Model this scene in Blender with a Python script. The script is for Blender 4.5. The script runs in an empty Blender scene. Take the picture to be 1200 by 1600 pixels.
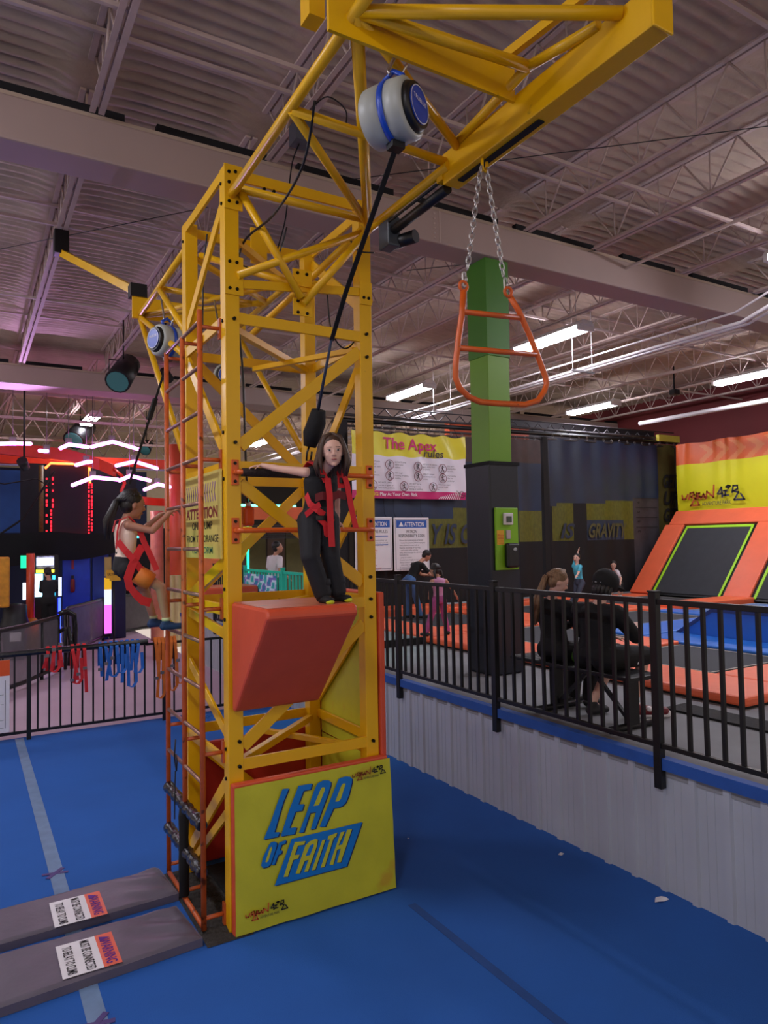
import bpy, math, random
from mathutils import Vector, Matrix
V = Vector
random.seed(7)
SC = bpy.context.scene
COL = SC.collection
# ------------------------------------------------------------------ camera, world, exposure
CAMH = 2.5
YAW, PITCH, ROLL = .5342, .0409, -.0176
rh = V((math.cos(YAW), -math.sin(YAW), 0)); fh = V((math.sin(YAW), math.cos(YAW), 0)); zz = V((0, 0, 1))
fw = fh*math.cos(PITCH)+zz*math.sin(PITCH); u0 = -fh*math.sin(PITCH)+zz*math.cos(PITCH)
rx = rh*math.cos(ROLL)+u0*math.sin(ROLL); ux = -rh*math.sin(ROLL)+u0*math.cos(ROLL)
cd = bpy.data.cameras.new('camera'); cam = bpy.data.objects.new('camera', cd); COL.objects.link(cam)
cd.sensor_fit = 'VERTICAL'; cd.sensor_height = 24; cd.lens = 1104/1600*24; cd.clip_end = 200; cd.clip_start = .05
mw = Matrix((rx, ux, -fw)).transposed().to_4x4(); mw.translation = V((0, 0, CAMH)); cam.matrix_world = mw
SC.camera = cam
SC.view_settings.view_transform = 'Standard'; SC.view_settings.look = 'None'
SC.view_settings.gamma = 1; SC.view_settings.use_curve_mapping = False
SC.view_settings.exposure = 0.7
SC.cycles.use_denoising = True
SC.cycles.max_bounces = 6; SC.cycles.diffuse_bounces = 4; SC.cycles.glossy_bounces = 3
SC.cycles.sample_clamp_indirect = 6
W = bpy.data.worlds.new('world'); SC.world = W; W.use_nodes = True
W.node_tree.nodes['Background'].inputs[0].default_value = (1.0, .84, .74, 1)
W.node_tree.nodes['Background'].inputs[1].default_value = .46
LAMP_POWER = 42.0     # emission of the fluorescent diffusers
NEON_POWER = 3.6

# ------------------------------------------------------------------ materials
def lin(h):
    h = h.lstrip('#'); out = []
    for i in (0, 2, 4):
        c = int(h[i:i+2], 16)/255
        out.append(c/12.92 if c <= .04045 else ((c+.055)/1.055)**2.4)
    return out
MATS = {}
def mat(name, col, rough=.5, metal=0, bump=0, bscale=40, var=.12, vscale=6, emit=0, coat=0, stretch=(1, 1, 1), dirt=None, alpha=1):
    if name in MATS: return MATS[name]
    m = bpy.data.materials.new(name); m.use_nodes = True; nt = m.node_tree; n = nt.nodes; l = nt.links
    b = n['Principled BSDF']; c = lin(col)
    b.inputs['Roughness'].default_value = rough; b.inputs['Metallic'].default_value = metal
    if coat: b.inputs['Coat Weight'].default_value = coat; b.inputs['Coat Roughness'].default_value = .25
    tc = n.new('ShaderNodeTexCoord'); mp = n.new('ShaderNodeMapping'); mp.inputs['Scale'].default_value = stretch
    l.new(tc.outputs['Object'], mp.inputs['Vector'])
    if var:
        nz = n.new('ShaderNodeTexNoise'); nz.inputs['Scale'].default_value = vscale; nz.inputs['Detail'].default_value = 5
        l.new(mp.outputs['Vector'], nz.inputs['Vector'])
        r = n.new('ShaderNodeValToRGB'); l.new(nz.outputs['Fac'], r.inputs['Fac'])
        r.color_ramp.elements[0].position = .3; r.color_ramp.elements[1].position = .7
        r.color_ramp.elements[0].color = [x*(1-var) for x in c]+[1]
        r.color_ramp.elements[1].color = [min(1, x*(1+var*.6)) for x in c]+[1]
        src = r.outputs['Color']
        if dirt:
            n2 = n.new('ShaderNodeTexNoise'); n2.inputs['Scale'].default_value = dirt[1]; n2.inputs['Detail'].default_value = 8
            l.new(mp.outputs['Vector'], n2.inputs['Vector'])
            r2 = n.new('ShaderNodeValToRGB'); r2.color_ramp.elements[0].position = dirt[2]; r2.color_ramp.elements[1].position = dirt[2]+.08
            l.new(n2.outputs['Fac'], r2.inputs['Fac'])
            mx = n.new('ShaderNodeMix'); mx.data_type = 'RGBA'; l.new(r2.outputs['Color'], mx.inputs['Factor'])
            l.new(src, mx.inputs['A']); mx.inputs['B'].default_value = lin(dirt[0])+[1]; src = mx.outputs['Result']
        l.new(src, b.inputs['Base Color'])
    else: b.inputs['Base Color'].default_value = c+[1]
    if bump:
        n3 = n.new('ShaderNodeTexNoise'); n3.inputs['Scale'].default_value = bscale; n3.inputs['Detail'].default_value = 4
        l.new(mp.outputs['Vector'], n3.inputs['Vector'])
        bp = n.new('ShaderNodeBump'); bp.inputs['Strength'].default_value = bump; bp.inputs['Distance'].default_value = .02
        l.new(n3.outputs['Fac'], bp.inputs['Height']); l.new(bp.outputs['Normal'], b.inputs['Normal'])
    if emit:
        b.inputs['Emission Color'].default_value = c+[1]; b.inputs['Emission Strength'].default_value = emit
    if alpha < 1: b.inputs['Alpha'].default_value = alpha
    MATS[name] = m
    return m
YEL = mat('yellow_paint', '#EBB408', .33, bump=.03, bscale=60, var=.06, vscale=3, dirt=('#8a5f10', 9, .72))
YEL2 = mat('yellow_paint_tube', '#EBB408', .34, var=.06, vscale=3)
ORL = mat('orange_ladder_paint', '#C45C2A', .4, var=.2, vscale=9, dirt=('#5d2a16', 14, .63))
ORB = mat('orange_bar_paint', '#D9601C', .35, var=.12, vscale=9, dirt=('#6a3015', 22, .68))
RUNG = mat('worn_rung_metal', '#9a7466', .32, metal=.5, var=.3, vscale=25)
BOLT = mat('black_bolt', '#15130f', .3, metal=.6, var=0)
BLK = mat('black_powder_coat', '#0d0d0f', .42, var=.1, bump=.02, bscale=90)
BLKF = mat('black_fabric', '#0c0c0e', .85, var=.15, bump=.25, bscale=35)
BLKM = mat('black_mesh_net', '#0b0b0f', .9, var=.2, bump=.2, bscale=80)
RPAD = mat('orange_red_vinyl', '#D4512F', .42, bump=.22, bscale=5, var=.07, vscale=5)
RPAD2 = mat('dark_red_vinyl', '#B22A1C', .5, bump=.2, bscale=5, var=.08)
OPAD = mat('orange_court_pad', '#F06C44', .45, bump=.25, bscale=6, var=.06, vscale=3)
BPAD = mat('blue_court_pad', '#1f6cc9', .42, bump=.25, bscale=6, var=.06, vscale=3)
YPAD = mat('yellow_vinyl', '#C9C62A', .48, bump=.25, bscale=7, var=.08, vscale=4, dirt=('#c9a92a', 3, .62))
GPAD = mat('grey_vinyl', '#625c69', .38, bump=.35, bscale=5, var=.12, vscale=4)
BED = mat('trampoline_bed', '#33353a', .8, var=.08, bump=.05, bscale=150)
LIME = mat('lime_edge', '#A6E31C', .5, var=.04)
WHT = mat('white_paint', '#D8D4D4', .5, var=.05)
GALV = mat('galvanised_steel', '#8E8B8A', .35, metal=.8, var=.15, vscale=20)
CHAINM = mat('chain_steel', '#C9C6C4', .3, metal=.85, var=.15, vscale=40)
ALU = mat('brushed_aluminium', '#9CA0A4', .35, metal=.8, var=.08)
CLAD = mat('corrugated_cladding', '#B4B9C2', .4, metal=.15, var=.06, vscale=2, bump=.03, bscale=8)
STRP = mat('blue_edge_strip', '#1F4F9E', .7, var=.12, vscale=8, bump=.1)
DECKM = mat('grey_carpet', '#8A8B8E', .9, var=.14, vscale=2, bump=.1, bscale=200)
PINKF = mat('pinkish_concrete', '#B79DAD', .55, var=.06, vscale=1.5)
TAPE = mat('dull_tape', '#6B86A8', .6, var=.15, vscale=9)
PURT = mat('purple_tape', '#4b3a78', .6, var=.15)
FOAM = mat('sprayed_ceiling', '#B6A28F', .85, bump=.5, bscale=14, var=.12, vscale=2.5)
STEELP = mat('painted_joist_steel', '#C2ADA4', .7, var=.1, vscale=6)
GIRD = mat('painted_girder', '#A8928A', .6, var=.08, vscale=.8)
DARKV = mat('painted_gap_shade', '#151316', .9, var=0)
GREENC = mat('lime_green_paint', '#6E9E1E', .45, var=.05, vscale=3)
GREEND = mat('dark_green_paint', '#3F7A14', .5, var=.08, vscale=3)
NAVYP = mat('navy_vinyl_pad', '#141926', .4, var=.1, vscale=3, bump=.15, bscale=6)
SKIN = mat('skin_light', '#E0B29D', .5, var=.05, vscale=9)
SKINT = mat('skin_tan', '#B8846A', .5, var=.05, vscale=9)
SKIND = mat('skin_warm', '#AD785E', .5, var=.05)
HAIRB = mat('hair_brown', '#4a3427', .45, var=.35, vscale=30, stretch=(3, 3, .4), bump=.3, bscale=60)
HAIRD = mat('hair_dark', '#17110f', .45, var=.3, vscale=30, stretch=(3, 3, .4), bump=.3, bscale=60)
HAIRL = mat('hair_blonde_brown', '#8a6a4c', .5, var=.45, vscale=26, stretch=(3, 3, .5), bump=.3, bscale=60)
REDW = mat('red_webbing', '#D01F27', .65, var=.08, vscale=12, bump=.15, bscale=160)
BLUEW = mat('blue_webbing', '#1E66C0', .65, var=.12, vscale=12)
ORW = mat('orange_webbing', '#D06A1A', .65, var=.12, vscale=12)
DKRW = mat('dark_red_webbing', '#6d1218', .7, var=.12, vscale=12)
PRIW = mat('print_white', '#E8E6EA', .5, var=.03)
PRB = mat('print_blue', '#0C78C8', .5, var=.03)
PRN = mat('print_navy', '#17204f', .5, var=0)
PRK = mat('print_black', '#16161c', .55, var=0)
PRG = mat('print_grey', '#7b7b88', .6, var=0)
PRR = mat('print_red', '#C22F2A', .55, var=0)
PRO = mat('print_orange', '#D2541E', .55, var=0)
PRP = mat('print_pink', '#D81F74', .5, var=.03)
PRY = mat('print_yellow', '#E9DE2C', .5, var=.04)
PRBL = mat('print_sign_blue', '#2459B0', .5, var=0)
TAPEK = mat('shiny_black_tape', '#16151b', .16, var=.3, vscale=40, bump=.9, bscale=28, coat=.5)
def emis(name, col, s): return mat(name, col, .5, var=0, emit=s)

# ------------------------------------------------------------------ mesh builder
class MB:
    def __init__(s): s.v = []; s.f = []; s.sm = []; s.mi = []; s.cur = 0; s.mats = []
    def _add(s, vs, fs, smooth=False):
        o = len(s.v); s.v += [tuple(x) for x in vs]
        for f in fs: s.f.append(tuple(i+o for i in f)); s.sm.append(smooth); s.mi.append(s.cur)
        return s
    def use(s, m):
        if m not in s.mats: s.mats.append(m)
        s.cur = s.mats.index(m); return s
    def box(s, x0, x1, y0, y1, z0, z1):
        v = [(x, y, z) for x in (x0, x1) for y in (y0, y1) for z in (z0, z1)]
        return s._add(v, [(0, 1, 3, 2), (4, 6, 7, 5), (0, 4, 5, 1), (2, 3, 7, 6), (0, 2, 6, 4), (1, 5, 7, 3)])
    def beam(s, p0, p1, w, h, up=(0, 0, 1), c=0):
        p0 = V(p0); p1 = V(p1); d = (p1-p0).normalized(); up = V(up)
        sd = d.cross(up)
        if sd.length < 1e-4: sd = d.cross(V((1, 0, 0)))
        sd.normalize(); u = sd.cross(d).normalized()
        c = min(c, w*.45, h*.45)
        if c:
            pr = [(-w/2+c, -h/2), (w/2-c, -h/2), (w/2, -h/2+c), (w/2, h/2-c), (w/2-c, h/2), (-w/2+c, h/2), (-w/2, h/2-c), (-w/2, -h/2+c)]
        else: pr = [(-w/2, -h/2), (w/2, -h/2), (w/2, h/2), (-w/2, h/2)]
        k = len(pr); vs = [p+sd*a+u*b for p in (p0, p1) for a, b in pr]
        fs = [(i, (i+1) % k, (i+1) % k+k, i+k) for i in range(k)]+[tuple(range(k))[::-1], tuple(range(k, 2*k))]
        return s._add(vs, fs)
    def tube(s, p0, p1, r, n=12, r2=None): return s.poly([p0, p1], [r, r if r2 is None else r2], n)
    def poly(s, pts, r, n=10, closed=False, flat=1.0, up=None):
        pts = [V(p) for p in pts]; k = len(pts)
        if not isinstance(r, (list, tuple)): r = [r]*k
        tang = []
        for i in range(k):
            if closed: t = pts[(i+1) % k]-pts[i-1]
            else: t = pts[min(i+1, k-1)]-pts[max(i-1, 0)]
            tang.append(t.normalized() if t.length > 1e-9 else V((0, 0, 1)))
        a = V(up) if up else (V((0, 0, 1)) if abs(tang[0].z) < .9 else V((1, 0, 0)))
        nrm = (a-tang[0]*a.dot(tang[0])).normalized(); vs = []
        for i in range(k):
            nrm = nrm-tang[i]*nrm.dot(tang[i])
            nrm.normalize(); bn = tang[i].cross(nrm)
            for j in range(n):
                q = 2*math.pi*j/n
                vs.append(pts[i]+nrm*math.cos(q)*r[i]+bn*math.sin(q)*r[i]*flat)
        fs = []; m = k if closed else k-1
        for i in range(m):
            for j in range(n):
                fs.append((i*n+j, i*n+(j+1) % n, ((i+1) % k)*n+(j+1) % n, ((i+1) % k)*n+j))
        s._add(vs, fs, True)
        if not closed:
            o = len(s.v)-len(vs)
            s.f += [tuple(o+j for j in range(n))[::-1], tuple(o+(k-1)*n+j for j in range(n))]; s.sm += [False, False]; s.mi += [s.cur]*2
        return s
    def capsule(s, p0, r0, p1, r1, n=14, flat=1.0, up=None):
        p0 = V(p0); p1 = V(p1); d = p1-p0
        if d.length < 1e-6: d = V((0, 0, 1e-4)); p1 = p0+d
        d.normalize(); pts = []; rs = []
        for q in (85, 60, 35, 12): pts.append(p0-d*r0*math.sin(math.radians(q))); rs.append(r0*math.cos(math.radians(q)))
        for q in (12, 35, 60, 85): pts.append(p1+d*r1*math.sin(math.radians(q))); rs.append(r1*math.cos(math.radians(q)))
        return s.poly(pts, rs, n, flat=flat, up=up)
    def ell(s, c, r, ax=None, nu=16, nv=10):
        c = V(c); X, Y, Z = ax if ax else (V((1, 0, 0)), V((0, 1, 0)), V((0, 0, 1)))
        vs = [c-Z*r[2]]; 
        for i in range(1, nv):
            t = -math.pi/2+math.pi*i/nv
            for j in range(nu):
                q = 2*math.pi*j/nu
                vs.append(c+X*r[0]*math.cos(t)*math.cos(q)+Y*r[1]*math.cos(t)*math.sin(q)+Z*r[2]*math.sin(t))
        vs.append(c+Z*r[2]); fs = [(0, 1+(j+1) % nu, 1+j) for j in range(nu)]
        for i in range(nv-2):
            for j in range(nu): a = 1+i*nu; fs.append((a+j, a+(j+1) % nu, a+nu+(j+1) % nu, a+nu+j))
        a = 1+(nv-2)*nu; fs += [(a+j, a+(j+1) % nu, len(vs)-1) for j in range(nu)]
        return s._add(vs, fs, True)
    def prism(s, poly, off):
        off = V(off); k = len(poly); a = [V(p) for p in poly]; vs = a+[p+off for p in a]
        fs = [tuple(range(k)), tuple(range(k, 2*k))[::-1]]+[(i, i+k, (i+1) % k+k, (i+1) % k) for i in range(k)]
        return s._add(vs, fs)
    def face(s, pts): return s._add(pts, [tuple(range(len(pts)))])
    def ribbon(s, pts, wv, th=.003, width=None):
        pts = [V(p) for p in pts]; k = len(pts); vs = []
        for i, p in enumerate(pts):
            w = V(wv[i]) if isinstance(wv, list) else V(wv)
            t = (pts[min(i+1, k-1)]-pts[max(i-1, 0)]).normalized(); nn = t.cross(w)
            nn = nn.normalized()*th/2 if nn.length > 1e-6 else V((0, th/2, 0))
            vs += [p-w/2-nn, p+w/2-nn, p+w/2+nn, p-w/2+nn]
        fs = []
        for i in range(k-1):
            for j in range(4): fs.append((4*i+j, 4*i+(j+1) % 4, 4*i+4+(j+1) % 4, 4*i+4+j))
        fs += [(3, 2, 1, 0), (4*k-4, 4*k-3, 4*k-2, 4*k-1)]
        return s._add(vs, fs)
    def grid(s, fn, nu, nv, smooth=True):
        vs = [fn(i/nu, j/nv) for j in range(nv+1) for i in range(nu+1)]
        fs = [(j*(nu+1)+i, j*(nu+1)+i+1, (j+1)*(nu+1)+i+1, (j+1)*(nu+1)+i) for j in range(nv) for i in range(nu)]
        return s._add(vs, fs, smooth)
    def build(s, name, m=None, parent=None, bevel=0, remesh=0, smooth=0, origin=None):
        if parent is not None: o = V(parent.get('_w', (0, 0, 0)))
        elif origin is not None: o = V(origin)
        else:
            xs = [p[0] for p in s.v]; ys = [p[1] for p in s.v]; zs = [p[2] for p in s.v]
            o = V(((min(xs)+max(xs))/2, (min(ys)+max(ys))/2, min(zs)))
        me = bpy.data.meshes.new(name)
        me.from_pydata([(p[0]-o.x, p[1]-o.y, p[2]-o.z) for p in s.v], [], s.f)
        for mm in (s.mats or [m]): me.materials.append(mm)
        me.polygons.foreach_set('use_smooth', s.sm); me.polygons.foreach_set('material_index', s.mi)
        me.validate(); me.update()
        ob = bpy.data.objects.new(name, me); COL.objects.link(ob)
        if parent is not None: ob.parent = parent; ob['_w'] = tuple(o)
        else: ob.location = o; ob['_w'] = tuple(o)
        if bevel:
            b = ob.modifiers.new('bevel', 'BEVEL'); b.width = bevel; b.segments = 2; b.limit_method = 'ANGLE'
        if remesh:
            r = ob.modifiers.new('remesh', 'REMESH'); r.mode = 'VOXEL'; r.voxel_size = remesh; r.use_smooth_shade = True
            if smooth:
                q = ob.modifiers.new('smooth', 'SMOOTH'); q.factor = .5; q.iterations = smooth
        return ob
def thing(name, loc, label, cat, group=None, kind=None):
    o = bpy.data.objects.new(name, None); COL.objects.link(o); o.location = loc; o['_w'] = tuple(loc); o.empty_display_size = .1
    return tag(o, label, cat, group, kind)
def tag(o, label, cat, group=None, kind=None):
    if label: o['label'] = label
    if cat: o['category'] = cat
    if group: o['group'] = group
    if kind: o['kind'] = kind
    return o
def struct(o, label=None): o['kind'] = 'structure'; (label and o.__setitem__('label', label)); return o

# flat printing on a plane: O origin, X right, Y up, N outward
def text(b, s, O, X, Y, N, size, w=None, align='LEFT', shear=0, bold=0, lift=.002, m=None):
    cu = bpy.data.curves.new('t', 'FONT'); cu.body = s; cu.size = 1; cu.shear = shear; cu.offset = bold; cu.resolution_u = 3; cu.align_x = align
    ob = bpy.data.objects.new('t', cu); COL.objects.link(ob)
    bpy.context.view_layer.update()
    me = bpy.data.meshes.new_from_object(ob.evaluated_get(bpy.context.evaluated_depsgraph_get()))
    vs = [v.co.copy() for v in me.vertices]; fs = [tuple(p.vertices) for p in me.polygons]
    bpy.data.objects.remove(ob); bpy.data.curves.remove(cu); bpy.data.meshes.remove(me)
    if not vs: return b
    sx = size
    if w:
        x0 = min(v.x for v in vs); x1 = max(v.x for v in vs); sx = w/(x1-x0)
    O = V(O); X = V(X); Y = V(Y); N = V(N)
    if m: b.use(m)
    return b._add([O+X*v.x*sx+Y*v.y*size+N*lift for v in vs], fs)
def stroke(b, pts, O, X, Y, N, wd, lift=.002, m=None, closed=False):
    if m: b.use(m)
    O = V(O); X = V(X); Y = V(Y); N = V(N); P = [V((p[0], p[1])) for p in pts]
    if closed: P = P+[P[0]]
    for a, c in zip(P[:-1], P[1:]):
        d = (c-a)
        if d.length < 1e-9: continue
        d = d.normalized()*wd/2; n = V((-d.y, d.x)); q = [a-d-n, c+d-n, c+d+n, a-d+n]
        b.face([O+X*p.x+Y*p.y+N*lift for p in q])
    return b
def shape(b, pts, O, X, Y, N, lift=.002, m=None):
    if m: b.use(m)
    O = V(O); X = V(X); Y = V(Y); N = V(N)
    import mathutils
    v3 = [V((p[0], p[1], 0)) for p in pts]
    tri = mathutils.geometry.tessellate_polygon([v3])
    return b._add([O+X*p.x+Y*p.y+N*lift for p in v3], [tuple(t) for t in tri])
LOGO_A = [[(215,865),(220,905),(260,905),(285,860)],[(300,905),(318,845),(355,838),(365,862),(325,885),(375,905),(320,980),(422,980),(400,935)],
 [(385,910),(395,850),(430,852),(395,880),(435,890),(388,912)],[(445,910),(480,865),(500,912)],[(455,895),(495,895)],[(510,905),(520,840),(595,905),(605,780)]]
LOGO_B = [[(645,870),(690,808),(697,905)],[(660,875),(700,870)],[(715,845),(750,845)],[(735,845),(730,893)],[(715,893),(765,893)],
 [(745,805),(765,793),(788,802),(770,820),(745,805)],[(810,865),(825,800),(870,800),(870,835),(820,855),(880,870),(830,945),(940,945),(905,890)]]
def park_logo(b, O, X, Y, N, w, c1=None, c2=None, lift=.002):
    s = w/735
    for grp, c in ((LOGO_A, c1 or PRO), (LOGO_B, c2 or PRK)):
        for st in grp: stroke(b, [((x-210)*s, (990-y)*s) for x, y in st], O, X, Y, N, w*.026, lift, c)
    text(b, 'ADVENTURE PARK', V(O)+V(X)*w*.335+V(Y)*w*.005, X, Y, N, w*.075, w=w*.46, bold=.01, lift=lift, m=c2 or PRK)
# ------------------------------------------------------------------ building shell
TURF = mat('blue_turf', '#1B5AAC', .95, var=.07, vscale=2, bump=.3, bscale=240)
b = MB(); b.box(-9, 4.27, -6, 10.55, -.12, 0); struct(b.build('floor', TURF), 'blue carpeted landing floor round the climbing tower')
b = MB(); b.box(-12, 4.27, 10.55, 31, -.12, -.004); struct(b.build('floor_walkway', PINKF), 'pale pinkish walkway floor beyond the railing')
b = MB(); b.box(4.262, 18.6, -6, 16.5, .8, .93); struct(b.build('floor_deck', DECKM), 'grey carpeted raised deck')
b = MB()
y = -6.0
prof = []
while y < 16.4:
    prof += [(y, 0), (y+.19, 0), (y+.2, .022), (y+.245, .022), (y+.255, 0)]
    for q in (.06, .125): prof += []
    y += .255
vs = []; fs = []
for yy, d in prof: vs += [(4.27-d, yy, 0), (4.27-d, yy, .93)]
for i in range(len(prof)-1): fs.append((2*i, 2*i+1, 2*i+3, 2*i+2))
b._add(vs, fs)
y = -6.0
while y < 16.3:
    for q in (.065, .125): b.box(4.267, 4.27, y+q, y+q+.006, .0, .9)
    y += .255
o = b.build('wall_deck', CLAD); struct(o, 'corrugated grey metal cladding on the side of the raised deck')
b = MB(); b.box(4.222, 4.3, -6, 16.4, .855, .936); struct(b.build('trim_1', STRP), 'blue carpet strip along the deck edge')
b = MB(); b.box(-12, 18.6, 30, 30.2, -.1, 7); struct(b.build('wall_back', mat('cream_wall', '#CFC2A6', .8, var=.05)), 'cream far wall above the trusses')
b = MB(); b.box(18.5, 18.7, -4, 30, 0, 7); struct(b.build('wall_right', mat('dark_red_wall', '#6E2427', .7, var=.06, vscale=1)), 'dark red painted side wall')
b = MB(); b.box(11.6, 18.5, 14.6, 14.75, .9, 5.75); struct(b.build('wall_partition', mat('dark_partition', '#241f22', .8, var=.1)), 'dark partition behind the court netting')
b = MB(); b.box(-12, 5.2, 24.4, 24.6, 0, 4.95); struct(b.build('wall_left_back', mat('navy_wall', '#101a3a', .75, var=.15, vscale=1)), 'dark navy wall of the left hall')
b = MB(); b.box(5.2, 11.6, 20.0, 20.2, .0, 4.7); struct(b.build('wall_middle_back', mat('dark_hall_wall', '#2b2520', .8, var=.25, vscale=1)), 'dark wall of the middle hall')
# ceiling: ribbed deck with sprayed coating, ribs along x every 0.152 m
b = MB(); vs = []; fs = []; k = 0; y = -4.0
JX = [-3.8, -2.25, -.65, .94, 2.52, 4.15, 5.8, 6.95, 8.72, 10.4, 12.1, 13.8, 15.5, 17.2]
xs = sorted([-12, -8]+[j+o for j in JX for o in (-.45, -.25, -.1, 0, .1, .25, .45)]+[18.6])
rows = []
random.seed(3)
while y < 30.5:
    for t, z in ((0, 0), (.045, .0), (.065, .032), (.13, .032)): rows.append((y+t, z))
    y += .152
for yy, z in rows:
    for x in xs:
        dj = min(abs(x-j) for j in JX); k_ = 0 if dj < .12 else .5 if dj < .3 else 1
        vs.append((x, yy+random.uniform(-.006, .006), 6.735+z*k_*1.2-(.03 if k_ == 0 else .012 if k_ < 1 else 0)+random.uniform(-.006, .006)))
nx = len(xs)
for j in range(len(rows)-1):
    for i in range(nx-1): fs.append((j*nx+i, j*nx+i+1, (j+1)*nx+i+1, (j+1)*nx+i))
b._add(vs, fs, True); struct(b.build('ceiling', FOAM), 'ribbed metal roof deck sprayed a dull pinkish grey')
# girders
def girder(y0, y1, lab):
    t = thing('roof_girder', (3, (y0+y1)/2, 5.82), lab, 'girder')
    b = MB(); b.box(-12, 18.5, y0, y1, 5.82, 6.2); b.build('girder_casing', GIRD, t, bevel=.02)
    b = MB(); b.box(-12, 18.5, y0+.02, y1+.05, 6.2, 6.235); b.build('top_flange', FOAM, t)
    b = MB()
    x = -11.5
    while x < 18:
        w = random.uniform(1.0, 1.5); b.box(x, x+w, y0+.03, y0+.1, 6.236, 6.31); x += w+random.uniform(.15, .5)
    b.build('seat_gap_shade', DARKV, t)  # dark boxes stand in for the shade in the void above the flange
    b = MB()
    for x in (-1.8, 4.55, 12.1):
        b.box(x, x+.012, y0-.004, y0+.01, 5.83, 6.19)
        for q in range(6): b.capsule((x-.07, y0-.002, 5.87+q*.055), .012, (x-.07, y0-.004, 5.87+q*.055), .012, 8)
    b.build('splice_bolts', STEELP, t)
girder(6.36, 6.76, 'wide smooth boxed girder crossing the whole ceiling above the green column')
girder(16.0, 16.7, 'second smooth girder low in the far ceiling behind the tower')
# joists
def joist(x, y0, y1, lab, grp, pitch=.62):
    t = thing('roof_joist', (x, (y0+y1)/2, 6.2), lab, 'roof joist', grp)
    b = MB()
    for s in (-.038, .038):
        b.beam((x+s, y0, 6.2), (x+s, y1, 6.2), .046, .008); b.beam((x+s*.4, y0, 6.222), (x+s*.4, y1, 6.222), .006, .045)
    b.build('bottom_chord', STEELP, t)
    b = MB()
    for s in (-.038, .038): b.beam((x+s, y0-.05, 6.7), (x+s, y1+.05, 6.7), .05, .03)
    b.build('top_chord', STEELP, t)
    b = MB(); n = int((y1-y0)/pitch); st = (y1-y0)/n
    for i in range(n):
        a = y0+i*st
        b.tube((x, a, 6.69), (x, a+st/2, 6.21), .011, 6); b.tube((x, a+st/2, 6.21), (x, a+st, 6.69), .011, 6)
        b.tube((x, a+st/2, 6.21), (x, a+st/2, 6.69), .008, 6)
    b.build('web', STEELP, t)
for x in JX[1:]: joist(x, -3.6, 6.3, 'pale open-web roof joist in the bay over the tower, ending on the wide girder', 'roof joists of the near bay')
for x in JX[1:]: joist(x, 6.86, 15.95, 'pale open-web roof joist in the bay behind the wide girder', 'roof joists of the middle bay')
for x in JX[3:]: joist(x, 16.85, 29.6, 'thin pale open-web roof joist in the farthest bay', 'roof joists of the far bay')
# bridging across joists
def bridging(y, z, lab, grp='bridging angles across the joists'):
    b = MB(); b.beam((-11, y, z), (18.4, y, z), .035, .035); tag(b.build('bridging_angle', STEELP), lab, 'brace', grp)
for y, z in ((5.9, 6.66), (3.2, 6.66), (5.0, 6.24)): bridging(y, z, 'thin brace angle crossing the ceiling joists before the wide girder', 'near bridging')
for y, z in ((8.8, 6.22), (9.3, 6.66), (11.6, 6.22), (13.9, 6.64)): bridging(y, z, 'thin brace angle crossing the ceiling joists behind the wide girder', 'middle bridging')
for y, z in ((19, 6.22), (21.5, 6.22), (24, 6.22), (26.5, 6.22)): bridging(y, z, 'thin brace angle crossing the farthest ceiling joists', 'far bridging')
# transverse far trusses seen against the cream wall
for y in (18.6, 22.2, 25.8):
    t = thing('roof_truss', (8, y, 5.4), 'slim white cross truss low in the far ceiling', 'roof truss', 'far cross trusses')
    b = MB(); b.beam((-4, y, 5.55), (18.3, y, 5.55), .07, .06); b.build('bottom_chord', STEELP, t)
    b = MB(); b.beam((-4, y, 6.15), (18.3, y, 6.15), .07, .06); b.build('top_chord', STEELP, t)
    b = MB(); x = -4
    while x < 18: b.tube((x, y, 6.14), (x+.35, y, 5.56), .018, 6); b.tube((x+.35, y, 5.56), (x+.7, y, 6.14), .018, 6); x += .7
    b.build('web', STEELP, t)
# fluorescent fixtures
LAMPM = emis('fluorescent_diffuser', '#F4F2FF', LAMP_POWER)
FIX = [(8.72, 8.95, 5.95, 'bright fluorescent strip light right behind the hanging trapeze'), (8.86, 13.7, 5.95, 'bright fluorescent strip light left of the green column'),
       (14.4, 13.3, 5.95, 'small bright strip light low on the right of the green column'), (14.7, 9.05, 5.95, 'bright strip light at the right edge under the ceiling'),
       (8.7, 22.9, 5.95, 'distant strip light glowing through the tower bracing'), (14.6, 22.5, 5.95, None), (2.9, 20.5, 5.95, None),
       (8.7, 4.2, 5.95, None), (14.5, 4.2, 5.95, None), (-1.8, 4.4, 5.95, None), (-1.8, -.4, 5.95, None), (-1.8, 9.2, 5.95, None), (-1.8, 14.0, 5.95, None)]
for x, y, z, lab in FIX:
    t = thing('strip_light', (x, y, z), lab or 'fluorescent strip light hung from the ceiling outside the picture', 'light fixture', None if lab else 'other ceiling strip lights')
    b = MB(); b.prism([(x-.16, y-.85, z+.02), (x-.1, y-.85, z+.1), (x+.1, y-.85, z+.1), (x+.16, y-.85, z+.02)], (0, 1.7, 0)); b.build('housing', WHT, t, bevel=.006)
    b = MB(); b.prism([(x-.15, y-.8, z+.02), (x-.15, y-.8, z-.03), (x-.1, y-.8, z-.06), (x+.1, y-.8, z-.06), (x+.15, y-.8, z-.03), (x+.15, y-.8, z+.02)], (0, 1.6, 0)); b.build('diffuser', LAMPM, t)
    for s in (-.8, .8): b = MB(); b.box(x-.17, x+.17, y+s-.03, y+s+.03, z-.065, z+.03); b.build('end_cap', WHT, t)
    b = MB()
    for s in (-.6, .6): b.tube((x, y+s, z+.1), (x, y+s, 6.7), .005, 6)
    b.build('hanger_wire', GALV, t)
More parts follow.
